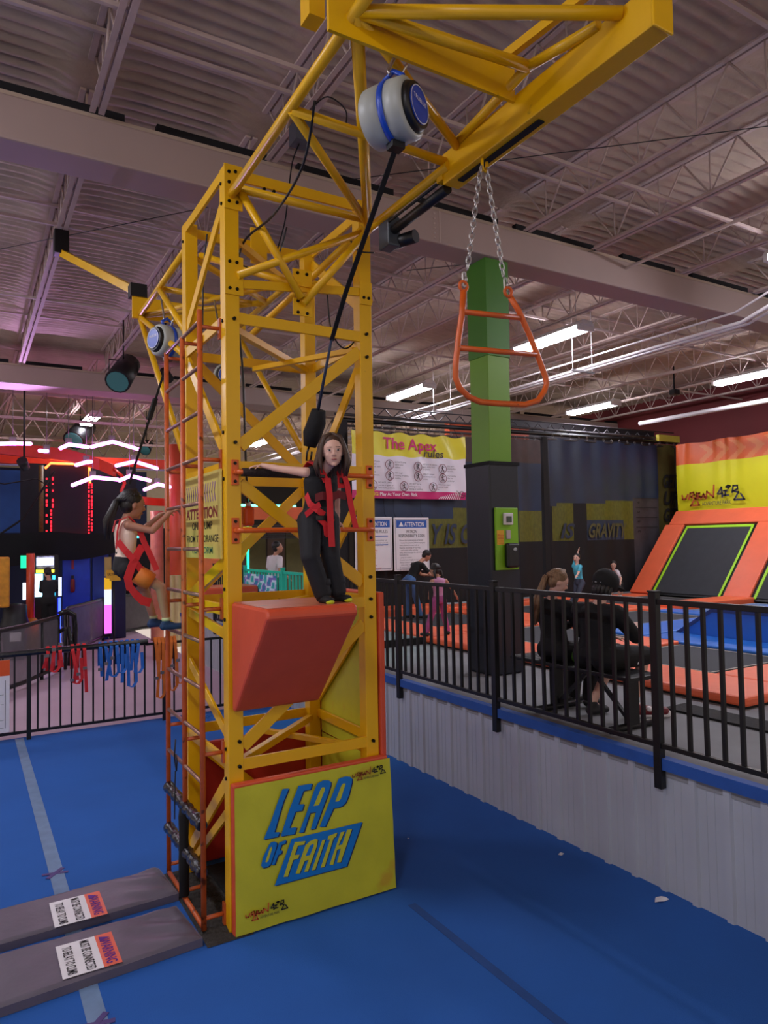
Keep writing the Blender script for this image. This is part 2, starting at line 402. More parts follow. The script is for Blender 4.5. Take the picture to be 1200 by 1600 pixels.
# bright conduits
CW = mat('white_conduit', '#D9D2D4', .45, var=.04)
for i, (x, z, r, lab) in enumerate([(9.42, 5.5, .03, 'thickest white conduit running away under the ceiling'), (9.28, 5.62, .017, 'thin white conduit above the thick one'), (9.58, 5.5, .02, 'white conduit on the right side of the bundle')]):
    b = MB(); pts = [(x, 3, z+.25), (x, 5.2, z+.2), (x, 5.9, z), (x, 26, z)]; b.poly(pts, r, 8); tag(b.build('conduit', CW), lab, 'conduit')
for y in (8.9, 13.2):
    t = thing('pipe_hanger', (9.4, y, 5.45), 'trapeze hanger carrying the conduit bundle '+('near the strip light' if y < 10 else 'left of the green column'), 'pipe hanger')
    b = MB(); b.box(9.15, 9.7, y-.02, y+.02, 5.43, 5.465); b.build('cross_bar', GALV, t)
    b = MB(); b.tube((9.18, y, 5.4), (9.18, y, 6.7), .008, 6); b.tube((9.66, y, 5.4), (9.66, y, 6.7), .008, 6); b.build('rod', CW, t)
b = MB(); b.poly([(15.4, 7.6, 5.48), (15.4, 12.6, 5.5)], .055, 10); tag(b.build('pipe', CW), 'white pipe in front of the dark red wall', 'pipe')
b = MB(); b.poly([(7.6, 2.6, 6.1), (7.6, 13, 6.1)], .022, 8); b.poly([(7.6, 13, 6.1), (7.6, 20, 6.0)], .022, 8); tag(b.build('conduit', STEELP), 'painted thin conduit fixed to the ceiling joists', 'conduit')
# cable tray box near upper right
b = MB(); b.box(10.6, 11.4, 5.75, 6.15, 5.52, 5.66); tag(b.build('junction_box', ALU), 'metal junction tray at the right end of the conduits', 'junction box')
# green column with padding and control panel
t = thing('column', (5.4, 6.6, .93), 'square green steel column with a navy padded lower half', 'column')
b = MB(); b.box(5.25, 5.58, 6.43, 6.77, .93, 5.83); b.use(GREENC); b.build('shaft', None, t, bevel=.006)
b = MB(); b.box(5.24, 5.59, 6.42, 6.78, 4.66, 5.83); b.build('upper_casing', GREEND, t, bevel=.006)
b = MB(); b.box(5.18, 5.62, 6.36, 6.82, .935, 3.4); b.build('padding', NAVYP, t, bevel=.02)
b = MB(); b.box(5.17, 5.63, 6.35, 6.83, 3.36, 3.4); b.build('padding_seam', BLKF, t)
GP = mat('lime_panel', '#7DB516', .5, var=.04)
b = MB(); b.box(5.23, 5.565, 6.325, 6.358, 2.14, 2.86); b.build('control_panel', GP, t, bevel=.008)
b = MB(); b.box(5.33, 5.47, 6.295, 6.325, 2.66, 2.8); b.build('thermostat', WHT, t, bevel=.01)
b = MB(); b.box(5.365, 5.435, 6.285, 6.297, 2.69, 2.76); b.build('thermostat_window', mat('panel_screen', '#3c4a3c', .3), t)
b = MB(); b.box(5.375, 5.435, 6.31, 6.326, 2.5, 2.6); b.build('switch_plate', mat('pale_plate', '#B9A7A9', .4), t, bevel=.003)
b = MB(); b.box(5.34, 5.52, 6.25, 6.325, 2.165, 2.45); b.build('sanitizer_dispenser', BLK, t, bevel=.025)
b = MB(); b.ell((5.445, 6.249, 2.375), (.03, .004, .022)); b.build('dispenser_logo', ALU, t)
b = MB(); b.use(mat('notice_yellow', '#D9A321', .5)); b.face([(5.24, 6.3225, 2.43), (5.345, 6.3225, 2.43), (5.345, 6.3225, 2.6), (5.24, 6.3225, 2.6)])
text(b, 'Please', (5.25, 6.3215, 2.53), (1, 0, 0), (0, 0, 1), (0, -1, 0), .035, w=.085, m=PRR); text(b, 'Sanitize', (5.25, 6.3215, 2.5), (1, 0, 0), (0, 0, 1), (0, -1, 0), .03, w=.085, m=PRR)
for q in range(2): text(b, 'Your Hands', (5.252, 6.3215, 2.47-q*.025), (1, 0, 0), (0, 0, 1), (0, -1, 0), .018, w=.08, m=PRR)
b.build('notice', None, t)
# small dark spotlights / speakers hung from joists
def stage_spot(c, d, r, L, lab):
    c = V(c); d = V(d).normalized(); t = thing('stage_light', tuple(c), lab, 'stage light')
    b = MB(); b.poly([c-d*L/2, c+d*L/2], [r*.9, r], 14); b.build('housing', BLK, t)
    b = MB(); b.poly([c+d*(L/2-.01), c+d*(L/2+.01)], [r*.85, r*.85], 14); b.build('lens', mat('teal_glass', '#3d7f80', .15, var=0), t)
    b = MB(); b.poly([c-V((r, 0, 0))*1.1, c-V((r*1.1, 0, -.22)), c+V((r*1.1, 0, .22)), c+V((r*1.1, 0, 0))], .012, 6); b.tube(c+V((0, 0, .22)), (c.x, c.y, 6.76), .014, 6); b.build('yoke', BLK, t)
stage_spot((2.49, 13.6, 5.7), (-.35, -.6, -.55), .23, .75, 'black stage spotlight hung under a joist left of the tower')
stage_spot((2.78, 21.6, 5.72), (-.4, -.5, -.5), .3, .85, 'farther black stage light above the purple chevron lights')
stage_spot((4.9, 23, 5.6), (-.3, -.6, -.5), .18, .4, 'small distant black stage light beside the orange column top')
b = MB(); b.box(15.0, 15.2, 11.2, 11.35, 6.0, 6.12); b.tube((15.1, 11.28, 6.1), (15.1, 11.28, 6.7), .02, 6); tag(b.build('security_camera', BLK), 'tiny black camera fixed under the ceiling at the upper right', 'camera')
# ------------------------------------------------------------------ climbing tower
X1, X2, Y1, Y2 = 1.47, 2.59, 4.51, 5.59
T = thing('climbing_tower', (2.03, 5.05, 0), 'tall yellow square steel lattice tower with a cantilever arm over the blue floor', 'climbing tower')
ZT = 5.04
for (x, y) in ((X1, Y1), (X2-.1, Y1), (X2-.1, Y2-.1), (X1, Y2-.1)):
    b = MB(); b.box(x, x+.1, y, y+.1, 0, ZT); b.build('post', YEL, T, bevel=.004)
def flat(p0, p1, w=.075, th=.022, face='y'):
    up = (0, 0, 1); b = MB(); b.beam(p0, p1, th, w, up, .002); b.build('brace', YEL, T)
XA, XB = X1+.1, X2-.1; YA, YB = Y1+.1, Y2-.1
LV = [.05, 1.06, 2.06, 3.01, 4.0, 5.0]
# front face (y = Y1)
for z in (1.055, 2.06, 3.01, 4.01, 4.99): flat((XA-.02, Y1+.015, z), (XB+.02, Y1+.015, z))
flat((XA, Y1+.012, 4.245), (XB, Y1+.012, 4.345), .06)
for z in LV[1:]: flat((XA-.02, Y2-.015, z), (XB+.02, Y2-.015, z))
for z in LV[1:]:
    flat((X1+.015, YA-.02, z), (X1+.015, YB+.02, z)); flat((X2-.015, YA-.02, z), (X2-.015, YB+.02, z))
# diagonals
flat((XA, Y1+.02, 3.15), (XB, Y1+.02, 3.9), .085); flat((XA, Y1+.03, 2.9), (XB, Y1+.03, 2.2), .085); flat((XA, Y1+.02, 1.17), (XB, Y1+.02, 1.9), .085)
flat((XA, Y2-.02, 2.12), (XB, Y2-.02, 2.95), .08); flat((XA, Y2-.02, 3.95), (XB, Y2-.02, 3.1), .08); flat((XA, Y2-.02, .95), (XB, Y2-.02, .1), .08)
flat((X1+.02, YA, 4.8), (X1+.02, YB, 4.2), .085); flat((X1+.02, YA, 3.12), (X1+.02, YB, 3.93), .085); flat((X1+.02, YA, 2.38), (X1+.02, YB, 2.1), .085)
flat((X1+.02, YA, 1.9), (X1+.02, YB, 1.98), .07); flat((X1+.02, YA, 1.25), (X1+.02, YB, 1.6), .07); flat((X1+.02, YA, .93), (X1+.02, YB, .2), .085); flat((X1+.04, YA, .75), (X1+.04, YB, .1), .06)
flat((X2-.02, YA, 1.97), (X2-.02, YB, 1.2), .085); flat((X2-.02, YA, 2.92), (X2-.02, YB, 2.1), .085); flat((X2-.02, YA, 3.9), (X2-.02, YB, 3.05), .085); flat((X2-.02, YA, 4.25), (X2-.02, YB, 4.9), .08)
# internal horizontal cross bracing at each level
for z in (1.03, 2.03, 3.97, 4.6): flat((XA-.03, YA, z), (XB, YB, z), .05, .05)
for z in (1.0, 3.93): flat((XB, YA, z), (2.03, YB, z), .04, .04)
# gusset plates and bolts
for a in ((X1-.002, X1+.125, Y1-.012, Y1, 4.74, 5.045), (X1-.002, X1+.125, Y1-.012, Y1, 4.16, 4.42), (X2-.1, X2, Y1-.012, Y1, 4.25, 4.42), (1.955, 2.1, Y1-.012, Y1, 4.09, 4.21), (1.955, 2.1, Y1-.012, Y1, 4.3, 4.42), (2.0, 2.14, 5.45, 5.47, 4.8, 5.1)):
    b = MB(); b.box(*a); b.build('gusset_plate', YEL, T, bevel=.002)
bolts = [(X1+.03, 4.99), (X1+.075, 5.0), (X1+.03, 4.92), (X1+.03, 4.79), (X1+.085, 4.79), (X1+.03, 4.38), (X1+.08, 4.38), (X1+.03, 4.2), (X1+.08, 4.2), (X1+.06, 4.0),
         (X2-.07, 4.3), (X2-.03, 4.3), (X2-.05, 4.03), (X2-.05, 3.86), (X1+.06, 3.17), (X1+.07, 2.02), (X1+.07, 1.21), (X1+.07, 1.05), (X2-.05, 2.24), (X2-.05, 2.08), (X2-.05, 1.95), (X2-.05, 1.06),
         (1.99, 4.19), (2.06, 4.19), (1.99, 4.39), (2.06, 4.39), (1.99, 4.11), (2.06, 4.11), (1.75, 4.93), (1.82, 4.93)]
for x, z in bolts:
    b = MB(); b.poly([(x, Y1-.02, z), (x, Y1-.001, z)], [.011, .013], 8); b.build('bolt', BOLT, T)
for y, z in ((Y1+.06, 4.93), (Y1+.05, 4.79), (Y1+.05, 3.24), (Y1+.05, 2.93), (Y1+.05, 2.2), (Y1+.05, 2.0), (Y1+.05, 1.16), (Y1+.05, .97), (Y2-.05, 4.9), (Y2-.05, 4.0), (Y2-.05, 1.08), (5.05, 1.09), (Y1+.05, 3.99)):
    b = MB(); b.poly([(X1-.01, y, z), (X1-.001, y, z)], [.011, .013], 8); b.build('bolt', BOLT, T)
# grab bars on the front
for z in (2.97, 2.585):
    b = MB(); b.poly([(X1+.055, Y1-.04, z), (X1+.1, Y1-.055, z), (X2-.08, Y1-.055, z), (X2-.045, Y1-.04, z)], .017, 12); ob = b.build('grab_bar', ORB, T); ob['label'] = 'orange grab bar'
    for x in (X1+.055, X2-.045):
        b = MB(); b.box(x-.025, x+.025, Y1-.014, Y1-.001, z-.085, z+.085); b.tube((x, Y1-.05, z), (x, Y1, z), .017); pl_ = b.build('bar_bracket', ORB, T, bevel=.003); pl_['label'] = 'orange bracket'
        for dz in (-.06, .06): b = MB(); b.poly([(x, Y1-.024, z+dz), (x, Y1-.013, z+dz)], [.009, .012], 8); b.build('bracket_bolt', BOLT, pl_)
b = MB(); b.poly([(X1+.09, Y1-.055, 2.97), (X1+.2, Y1-.055, 2.97), (2.0, Y1-.055, 2.97)], [.026, .03, .026], 12); ob = b.build('grip_wrap', mat('grip_tape', '#2a1d1a', .9, bump=.6, bscale=60, var=.3, vscale=30), T); ob['label'] = 'dark worn grip tape on the upper bar'
# ---- cantilever arm (horizontal truss toward the camera)
RT = .027
def tb(p0, p1, r=RT, nm='arm_tube'): b = MB(); b.tube(p0, p1, r, 14); b.build(nm, YEL2, T)
A = (1.52, 2.74, 4.92); Bn = (2.5, 4.38, 4.8); Cn = (2.5, 3.3, 4.84); Dn = (2.5, 2.07, 4.83); E_ = (2.45, 2.62, 4.9); P = (1.55, 4.47, 4.85)
tb((1.52, 4.52, 4.84), (1.52, 2.2, 4.94), .03); tb((2.5, 4.5, 4.76), (2.5, 3.38, 4.76), .03)
tb((1.52, 3.49, 4.87), Bn); tb((1.52, 3.49, 4.87), (2.5, 3.42, 4.8)); tb(A, Bn, .034); tb(A, Cn); tb(A, Dn, .03); tb(A, E_, .03)
tb((1.56, 4.46, 4.87), (2.48, 4.4, 4.84), .028); tb((1.57, 4.47, 4.86), (2.0, 4.46, 4.2)); tb((1.55, 4.49, 4.29), (2.46, 4.42, 4.74)); tb((2.02, 4.48, 4.17), (2.5, 4.35, 4.76), .028)
tb(E_, (2.5, 2.2, 4.86)); tb(E_, (2.5, 3.3, 4.86)); tb((2.6, 4.55, 4.3), (2.56, 5.5, 4.75)); tb((2.0, 5.5, 4.2), (2.5, 4.45, 4.8)); tb((1.6, 5.5, 4.8), (2.0, 4.5, 4.3))
b = MB(); b.box(2.5, 2.62, 1.91, 3.45, 4.67, 4.86); b.box(2.495, 2.625, 1.9, 1.915, 4.665, 4.865); ob = b.build('trolley_beam', YEL, T, bevel=.006); ob['label'] = 'thick yellow box beam at the end of the arm'
b = MB(); b.box(2.54, 2.58, 2.65, 3.35, 4.662, 4.672); b.build('beam_slot', DARKV, T)
b = MB(); b.box(1.4, 2.5, 2.78, 2.8, 4.82, 5.02); b.build('hanging_plate', YEL, T)
b = MB(); b.beam((2.42, 2.9, 5.04), (2.52, 1.95, 5.05), .035, .05); b.box(2.4, 2.45, 2.8, 2.85, 4.95, 5.05); b.build('arm_flat', YEL, T)
b = MB(); b.box(2.49, 2.6, 3.44, 3.5, 4.7, 4.77); b.build('motor_clamp', YEL, T)
b = MB(); b.box(1.36, 1.44, 2.9, 3.0, 4.96, 5.12); b.build('arm_tab', YEL, T)
# motor actuator under the arm
b = MB(); b.poly([(2.55, 3.47, 4.67), (2.55, 4.1, 4.66)], .033, 14); b.poly([(2.51, 3.5, 4.71), (2.51, 4.2, 4.71)], .01, 8); mo = b.build('actuator_rod', BLK, T); mo['label'] = 'black actuator tube'
b = MB(); b.box(2.5, 2.6, 4.1, 4.24, 4.55, 4.76); b.build('actuator_gearbox', mat('grey_plastic', '#3c444c', .4), T, bevel=.012)
b = MB(); b.poly([(2.58, 4.2, 4.6), (2.66, 4.0, 4.6)], .045, 16); b.build('actuator_motor', BLK, T)
# ---- rear truss (over the climbers)
AP = (1.5, 7.34, 4.82)
tb((1.5, 5.6, 4.86), AP); tb(AP, (1.5, 5.6, 4.0)); tb(AP, (1.5, 5.6, 3.15)); tb((1.5, 6.5, 4.84), (1.5, 5.6, 4.2)); tb(AP, (2.5, 5.6, 4.8)); tb((1.5, 6.5, 4.84), (2.5, 6.5, 4.84)); tb((2.5, 5.6, 4.84), (2.5, 7.34, 4.82)); tb((2.5, 7.34, 4.82), (2.5, 5.6, 3.3)); tb((2.5, 6.4, 4.84), (1.5, 5.6, 4.84)); tb(AP, (2.5, 6.4, 4.84))
b = MB(); b.box(1.42, 2.6, 7.28, 7.31, 4.78, 5.0); b.build('hanging_plate', YEL, T)
b = MB(); b.box(1.4, 1.56, 7.26, 7.4, 5.0, 5.13); b.build('strut_bracket', BLK, T)
# strut from rear truss up to the building joist
t = thing('sway_strut', (1.1, 8.1, 5), 'yellow bar from the left end of the tower truss up to a roof joist', 'strut')
b = MB(); b.beam((1.46, 7.35, 5.08), (.96, 8.9, 5.93), .08, .08); b.build('bar', YEL, t)
b = MB(); b.box(.86, 1.02, 8.85, 9.02, 5.92, 6.2); b.build('clamp', BLK, t, bevel=.01)
# ---- orange pad wedge platform
t = thing('jump_platform', (1.79, 4.2, 1.4), 'orange-red padded wedge platform the child stands on', 'platform')
b = MB(); b.prism([(1.49, 4.5, 2.115), (1.49, 3.88, 2.115), (1.49, 3.86, 2.06), (1.49, 4.44, 1.42), (1.49, 4.5, 1.41)], (.6, 0, 0)); b.build('wedge_pad', RPAD, t, bevel=.018)
TOPP = mat('scuffed_top_vinyl', '#C4634A', .4, var=.12, vscale=4, bump=.15, bscale=7, dirt=('#9c6a58', 4, .6))
b = MB(); b.box(1.505, 2.075, 3.9, 4.49, 2.112, 2.119); b.build('top_panel', TOPP, t)
# ---- pads around the base
def LG(u, w): return (1.474+u, 4.40, w)
t = thing('front_pad', (2.05, 4.43, 0), 'yellow padded mat lettered LEAP OF FAITH leaning on the tower front', 'safety pad')
b = MB(); b.prism([(1.475, 4.445, .005), (2.66, 4.445, .005), (2.625, 4.445, .955), (1.475, 4.445, .955)], (0, .06, 0)); ob = b.build('pad_body', RPAD, t, bevel=.012)
b = MB()
def fp(u, v):
    w = 1.165+.035*(1-v); x = 1.482+u*(w-.01)
    return (x, 4.438-.012*math.sin(math.pi*u)*math.sin(math.pi*v)-.0035*math.sin(u*19+v*9)*math.sin(v*13+u*4), .012+v*.925)
b.grid(fp, 48, 40); b.build('pad_face', YPAD, t)
b = MB(); o = (0, 4.421, 0); Xv, Yv, N = (1, 0, 0), (0, 0, 1), (0, -1, 0)
LP = {"B":[[[1.802,0.88],[1.846,0.875],[1.807,0.797],[1.775,0.71],[1.742,0.614],[1.779,0.606],[1.765,0.58],[1.667,0.583],[1.681,0.615],[1.712,0.673],[1.756,0.779]],[[1.916,0.88],[2.017,0.876],[2.003,0.84],[1.951,0.839],[1.913,0.758],[1.954,0.752],[1.94,0.713],[1.891,0.714],[1.847,0.618],[1.898,0.612],[1.884,0.571],[1.785,0.578],[1.842,0.725]],[[1.915,0.572],[1.971,0.691],[2.026,0.82],[2.052,0.868],[2.098,0.882],[2.136,0.876],[2.155,0.86],[2.155,0.841],[2.13,0.778],[2.033,0.572],[1.999,0.574],[2.041,0.682],[1.997,0.684],[1.949,0.569]],[[2.066,0.578],[2.213,0.868],[2.234,0.875],[2.269,0.877],[2.304,0.868],[2.319,0.852],[2.318,0.829],[2.289,0.739],[2.266,0.698],[2.244,0.683],[2.21,0.677],[2.173,0.68],[2.108,0.571]],[[1.648,0.424],[1.66,0.471],[1.703,0.542],[1.718,0.555],[1.742,0.555],[1.757,0.544],[1.757,0.523],[1.713,0.415],[1.693,0.404],[1.659,0.405]],[[1.719,0.411],[1.775,0.542],[1.824,0.546],[1.817,0.525],[1.79,0.522],[1.777,0.489],[1.795,0.485],[1.787,0.465],[1.766,0.463],[1.74,0.407]],[[1.862,0.544],[2.393,0.54],[2.267,0.267],[1.738,0.272]]],"H":[[[2.023,0.726],[2.072,0.819],[2.087,0.837],[2.106,0.834],[2.107,0.816],[2.062,0.724]],[[2.185,0.723],[2.234,0.822],[2.249,0.834],[2.267,0.829],[2.228,0.732],[2.21,0.719]],[[1.676,0.44],[1.708,0.52],[1.719,0.528],[1.724,0.516],[1.696,0.442],[1.685,0.435]],[[1.801,0.314],[1.883,0.519],[1.96,0.509],[1.95,0.488],[1.905,0.491],[1.881,0.436],[1.916,0.43],[1.906,0.408],[1.87,0.406],[1.83,0.308]],[[1.886,0.313],[1.959,0.48],[1.991,0.5],[2.034,0.507],[2.05,0.496],[2.041,0.453],[1.975,0.307],[1.947,0.31],[1.981,0.381],[1.952,0.38],[1.915,0.308]],[[2.002,0.306],[2.083,0.485],[2.107,0.486],[2.029,0.305]],[[2.068,0.308],[2.142,0.478],[2.122,0.48],[2.13,0.503],[2.197,0.512],[2.188,0.486],[2.169,0.481],[2.097,0.305]],[[2.135,0.311],[2.224,0.508],[2.254,0.507],[2.205,0.423],[2.234,0.424],[2.273,0.514],[2.311,0.509],[2.221,0.307],[2.192,0.312],[2.222,0.398],[2.194,0.397],[2.163,0.304]]],"B2":[[[1.958,0.41],[1.992,0.471],[2.015,0.48],[2.02,0.466],[1.991,0.41]]]}
for p in LP['B']: shape(b, [(x+.008, z-.006) for x, z in p], o, Xv, Yv, N, .0, PRN)
for p in LP['B']: shape(b, p, o, Xv, Yv, N, .0015, PRB)
for p in LP['H'][3:]: shape(b, [(x+.006, z-.004) for x, z in p], o, Xv, Yv, N, .0025, PRN)
PYY = mat('print_pad_yellow', '#C9C62A', .5, var=.04)
for p in LP['H']: shape(b, p, o, Xv, Yv, N, .0035, PYY)
for p in LP['B2']: shape(b, p, o, Xv, Yv, N, .0045, PRB)
park_logo(b, (2.32, 4.421, .83), Xv, Yv, N, .27, mat('print_brown', '#9c4a1c', .55, var=0), PRK)
park_logo(b, (1.54, 4.421, .09), Xv, Yv, N, .29, PRO, PRK)
b.build('lettering', None, t)
t = thing('side_pad', (2.64, 5.05, 0), 'tall pad on the right of the tower, yellow inside and orange-red outside', 'safety pad')
b = MB(); b.box(2.598, 2.645, 4.49, 5.62, .905, 2.125); b.build('pad_body', RPAD, t, bevel=.012)
b = MB(); b.box(2.594, 2.599, 4.61, 5.48, .91, 2.1); b.build('inner_face', YPAD, t)
bp_ = thing('base_pad', (2.64, 5.05, 0), 'low orange-red pad at the right foot of the tower', 'safety pad')
b = MB(); b.box(2.6, 2.665, 4.512, 5.62, .005, .9); b.build('pad_body', RPAD, bp_, bevel=.014)
b = MB(); b.box(2.594, 2.599, 4.61, 5.48, .05, .9); b.build('inner_face', YPAD, bp_)
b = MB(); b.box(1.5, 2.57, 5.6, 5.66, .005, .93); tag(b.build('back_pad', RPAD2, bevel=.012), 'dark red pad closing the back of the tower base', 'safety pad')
b = MB(); b.box(1.6, 2.48, 4.62, 5.48, .004, .03); tag(b.build('base_mat', BLKF), 'black mat on the ground inside the tower base', 'mat')
b = MB()
b.grid(lambda u, v: (1.3+.3*u, 4.43+1.15*v, .004+.028*abs(math.sin(u*7+v*23)*math.sin(v*41+u*5))*min(1, 6*min(u, 1-u), 12*min(v, 1-v))), 26, 90)
tag(b.build('crumpled_fabric', mat('dark_rubble', '#33302c', .9, var=.5, vscale=60, bump=.8)), 'dirty crumpled dark fabric on the floor under the ladder foot', 'fabric')
# ---- attention sign on the tower side
t = thing('attention_sign', (1.455, 5.03, 2.4), 'pale yellow ATTENTION sign on the left side of the tower', 'sign')
SY = mat('sign_pale_yellow', '#DCCB6A', .4, var=.04)
b = MB(); b.box(1.452, 1.462, 4.58, 5.47, 2.4, 3.0); b.build('panel', SY, t)
O = (1.452, 5.47, 2.4); Xs = (0, -1, 0); Ys = (0, 0, 1); Ns = (-1, 0, 0); b = MB()
LAV = mat('print_lilac', '#9a6aa6', .5, var=0); MAR = mat('print_maroon', '#7e1c22', .5, var=0)
for k in range(14):
    x0 = .06+k*.055; s = 1 if k < 7 else -1
    stroke(b, [(x0, .4), (x0+.025*s, .46), (x0, .52)], O, Xs, Ys, Ns, .014, m=LAV)
text(b, 'ATTENTION', V(O)+V((0, -.05, .285)), Xs, Ys, Ns, .105, w=.78, bold=.03, m=MAR)
text(b, 'ONLY JUMP', V(O)+V((0, -.2, .205)), Xs, Ys, Ns, .075, w=.5, bold=.01, m=PRK)
text(b, 'FROM THE ORANGE', V(O)+V((0, -.06, .115)), Xs, Ys, Ns, .07, w=.77, bold=.01, m=PRK)
text(b, 'PLATFORM', V(O)+V((0, -.2, .035)), Xs, Ys, Ns, .065, w=.5, bold=.01, m=mat('print_teal', '#1f6a5a', .5, var=0))
b.build('lettering', None, t)
# ---- ladder
LX_, LA, LB, LC = 1.33, 4.616, 5.055, 5.528
t = thing('ladder', (1.33, 5.07, 0), 'double-width orange tube ladder standing off the left side of the tower', 'ladder')
for yv in (LA, LB, LC):
    b = MB(); b.tube((LX_, yv, .02), (LX_, yv, 4.06 if yv == LA else 3.99), .018, 14); b.build('rail', ORL, t)
for k in range(1, 12):
    z = 3.985-.3035*(12-k) if k else 0
    z = .37+.3035*(k-1)
for k in range(13):
    z = 3.985-k*.3035
    if z < .3: continue
    b = MB(); b.tube((LX_, LA, z), (LX_, LC, z), .0135, 12); ob = b.build('rung', RUNG, t)
for (yv, z) in [(q, w) for q in (LA, LB, LC) for w in (.09, 1.13, 2.07, 3.06, 3.95)]:
    b = MB(); b.tube((LX_, yv, z), (X1+.005 if yv != LB else X1, yv, z), .014, 10); b.box(X1-.012, X1, yv-.02, yv+.02, z-.07, z+.07); b.build('standoff', ORL, t)
b = MB(); b.tube((LX_, LA, .035), (LX_, LC, .035), .017, 12); b.build('base_rail', ORL, t)
for z in (.37, .67):
    b = MB(); pts = []; rs = []
    for i in range(27): pts.append((LX_, LA+.02+(LC-LA)*i/26, z)); rs.append(.036+.008*math.sin(i*2.1)+.004*math.sin(i*5.3))
    b.poly(pts, rs, 14); ob = b.build('taped_rung', TAPEK, t); ob['label'] = 'rung wrapped in shiny black patterned tape'
b = MB(); b.poly([(LX_-.01, LB, .06), (LX_-.01, LB, .3), (LX_-.01, LB, .45), (LX_-.01, LB, .6), (LX_-.01, LB, .66)], [.034, .038, .033, .038, .03], 12); ob = b.build('rail_wrap', BLKF, t); ob['label'] = 'black fabric wrap round the foot of the middle rail'
# lanyard hanging on ladder
t = thing('lanyard', (1.29, 5.12, .6), 'short black lanyard with carabiner hanging down the left of the ladder', 'lanyard')
b = MB(); b.poly([(1.285, 5.13, 1.12), (1.28, 5.14, 1.02), (1.285, 5.15, .96), (1.29, 5.13, .9), (1.29, 5.11, .97), (1.285, 5.12, 1.02)], .005, 6); b.build('carabiner', BLK, t)
b = MB(); b.ribbon([(1.283, 5.13, .9), (1.28, 5.14, .74), (1.28, 5.15, .56)], (0, .016, 0), .005); b.build('strap', BLKF, t)
# ---- trapeze on chains
t = thing('trapeze', (2.53, 3.0, 3.2), 'orange tube trapeze with two crossbars hanging on steel chains from the arm', 'trapeze')
ch = MB()
def chain(p0, p1, n, r=.0045, L=.042, Wd=.013, par=None, nm='chain'):
    p0 = V(p0); p1 = V(p1); d = (p1-p0).normalized(); st = (p1-p0)/n; a = d.cross(V((.3, 1, .1))).normalized(); c = d.cross(a); b = MB()
    for i in range(n):
        m = p0+st*(i+.5); s = a if i % 2 else c; h = st.length*.62; pts = []
        for q in range(12):
            an = 2*math.pi*q/12; pts.append(m+d*(h-Wd)*(1 if math.cos(an) > 0 else -1)*(1 if abs(math.cos(an)) > .01 else 0)+d*Wd*math.cos(an)+s*Wd*math.sin(an))
        b.poly(pts, r, 6, closed=True)
    return b.build(nm, CHAINM, par)
k_ = 3.05/3.0
def q_(x, z): return (x*k_, 3.05, 2.5+(z-2.5)*k_)
FR = [(2.295,3.835),(2.283,3.711),(2.254,3.568),(2.233,3.428),(2.231,3.359),(2.255,3.307),(2.314,3.264),(2.391,3.243),(2.525,3.245),(2.711,3.255),(2.808,3.285),(2.859,3.342),(2.881,3.389),(2.872,3.433),(2.826,3.53),(2.762,3.655),(2.681,3.79),(2.625,3.855)]
b = MB(); b.poly([q_(*p) for p in FR], .017, 14); b.build('frame', ORB, t)
for p0, p1 in (((2.29, 3.722), (2.69, 3.748)), ((2.25, 3.521), (2.81, 3.552))):
    b = MB(); b.tube(q_(*p0), q_(*p1), .0155, 12); b.build('crossbar', ORB, t)
for c in ((2.296, 3.862), (2.609, 3.883)):
    b = MB(); cx, cz = c; b.poly([q_(cx+.026*math.cos(a*math.pi/6), cz+.026*math.sin(a*math.pi/6)) for a in range(12)], .009, 8, closed=True); b.build('eye_ring', ORB, t)
b = MB(); b.poly([(2.56, 3.1, 4.665), (2.55, 3.09, 4.62), (2.53, 3.08, 4.59), (2.51, 3.08, 4.6), (2.51, 3.08, 4.66)], .009, 8); b.build('beam_hook', YEL, t)
chain((2.5, 3.08, 4.61), q_(2.325, 3.96), 17, par=t); chain((2.54, 3.08, 4.61), q_(2.578, 3.97), 17, par=t)
for x0, z0 in ((2.303, 3.9), (2.592, 3.92)):
    b = MB(); p = V(q_(x0, z0)); b.poly([p+V((.011*math.cos(a*math.pi/6)*(1), 0, (.03 if math.sin(a*math.pi/6) > 0 else -.03)+.011*math.sin(a*math.pi/6))) for a in range(12)], .005, 6, closed=True); b.tube(p+V((.011, 0, -.012)), p+V((.011, 0, .016)), .008, 8); b.build('quick_link', CHAINM, t)
# ------------------------------------------------------------------ railings
TEAL_LIT = mat('painted_teal_light', '#12B89C', .4, var=.1)  # teal light falling on the black railing, put into its colour
def railing(ys, name_lab):
    t = thing('metal_railing', (4.24, 7, .72), name_lab, 'railing')
    for y in ys:
        b = MB(); b.box(4.209, 4.262, y-.031, y+.031, .72, 2.1); b.box(4.203, 4.268, y-.037, y+.037, 2.1, 2.112); b.build('post', TEAL_LIT if 9 < y < 12.5 else BLK, t, bevel=.003)
    for a, c in zip(ys[:-1], ys[1:]):
        pm = TEAL_LIT if 8.5 < a < 11 else BLK
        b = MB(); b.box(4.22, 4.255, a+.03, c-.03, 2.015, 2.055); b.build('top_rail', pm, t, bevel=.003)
        b = MB(); b.box(4.22, 4.255, a+.03, c-.03, 1.005, 1.04); b.build('bottom_rail', BLK, t, bevel=.003)
        n = round((c-a)/.128)
        for i in range(1, n):
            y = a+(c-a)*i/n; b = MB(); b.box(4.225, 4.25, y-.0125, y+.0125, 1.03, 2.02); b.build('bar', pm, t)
    return t
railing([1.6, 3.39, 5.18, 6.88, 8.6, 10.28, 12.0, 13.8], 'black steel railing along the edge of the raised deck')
t = thing('metal_railing', (1.5, 10.4, 0), 'black railing behind the blue floor with harnesses hung on it', 'railing')
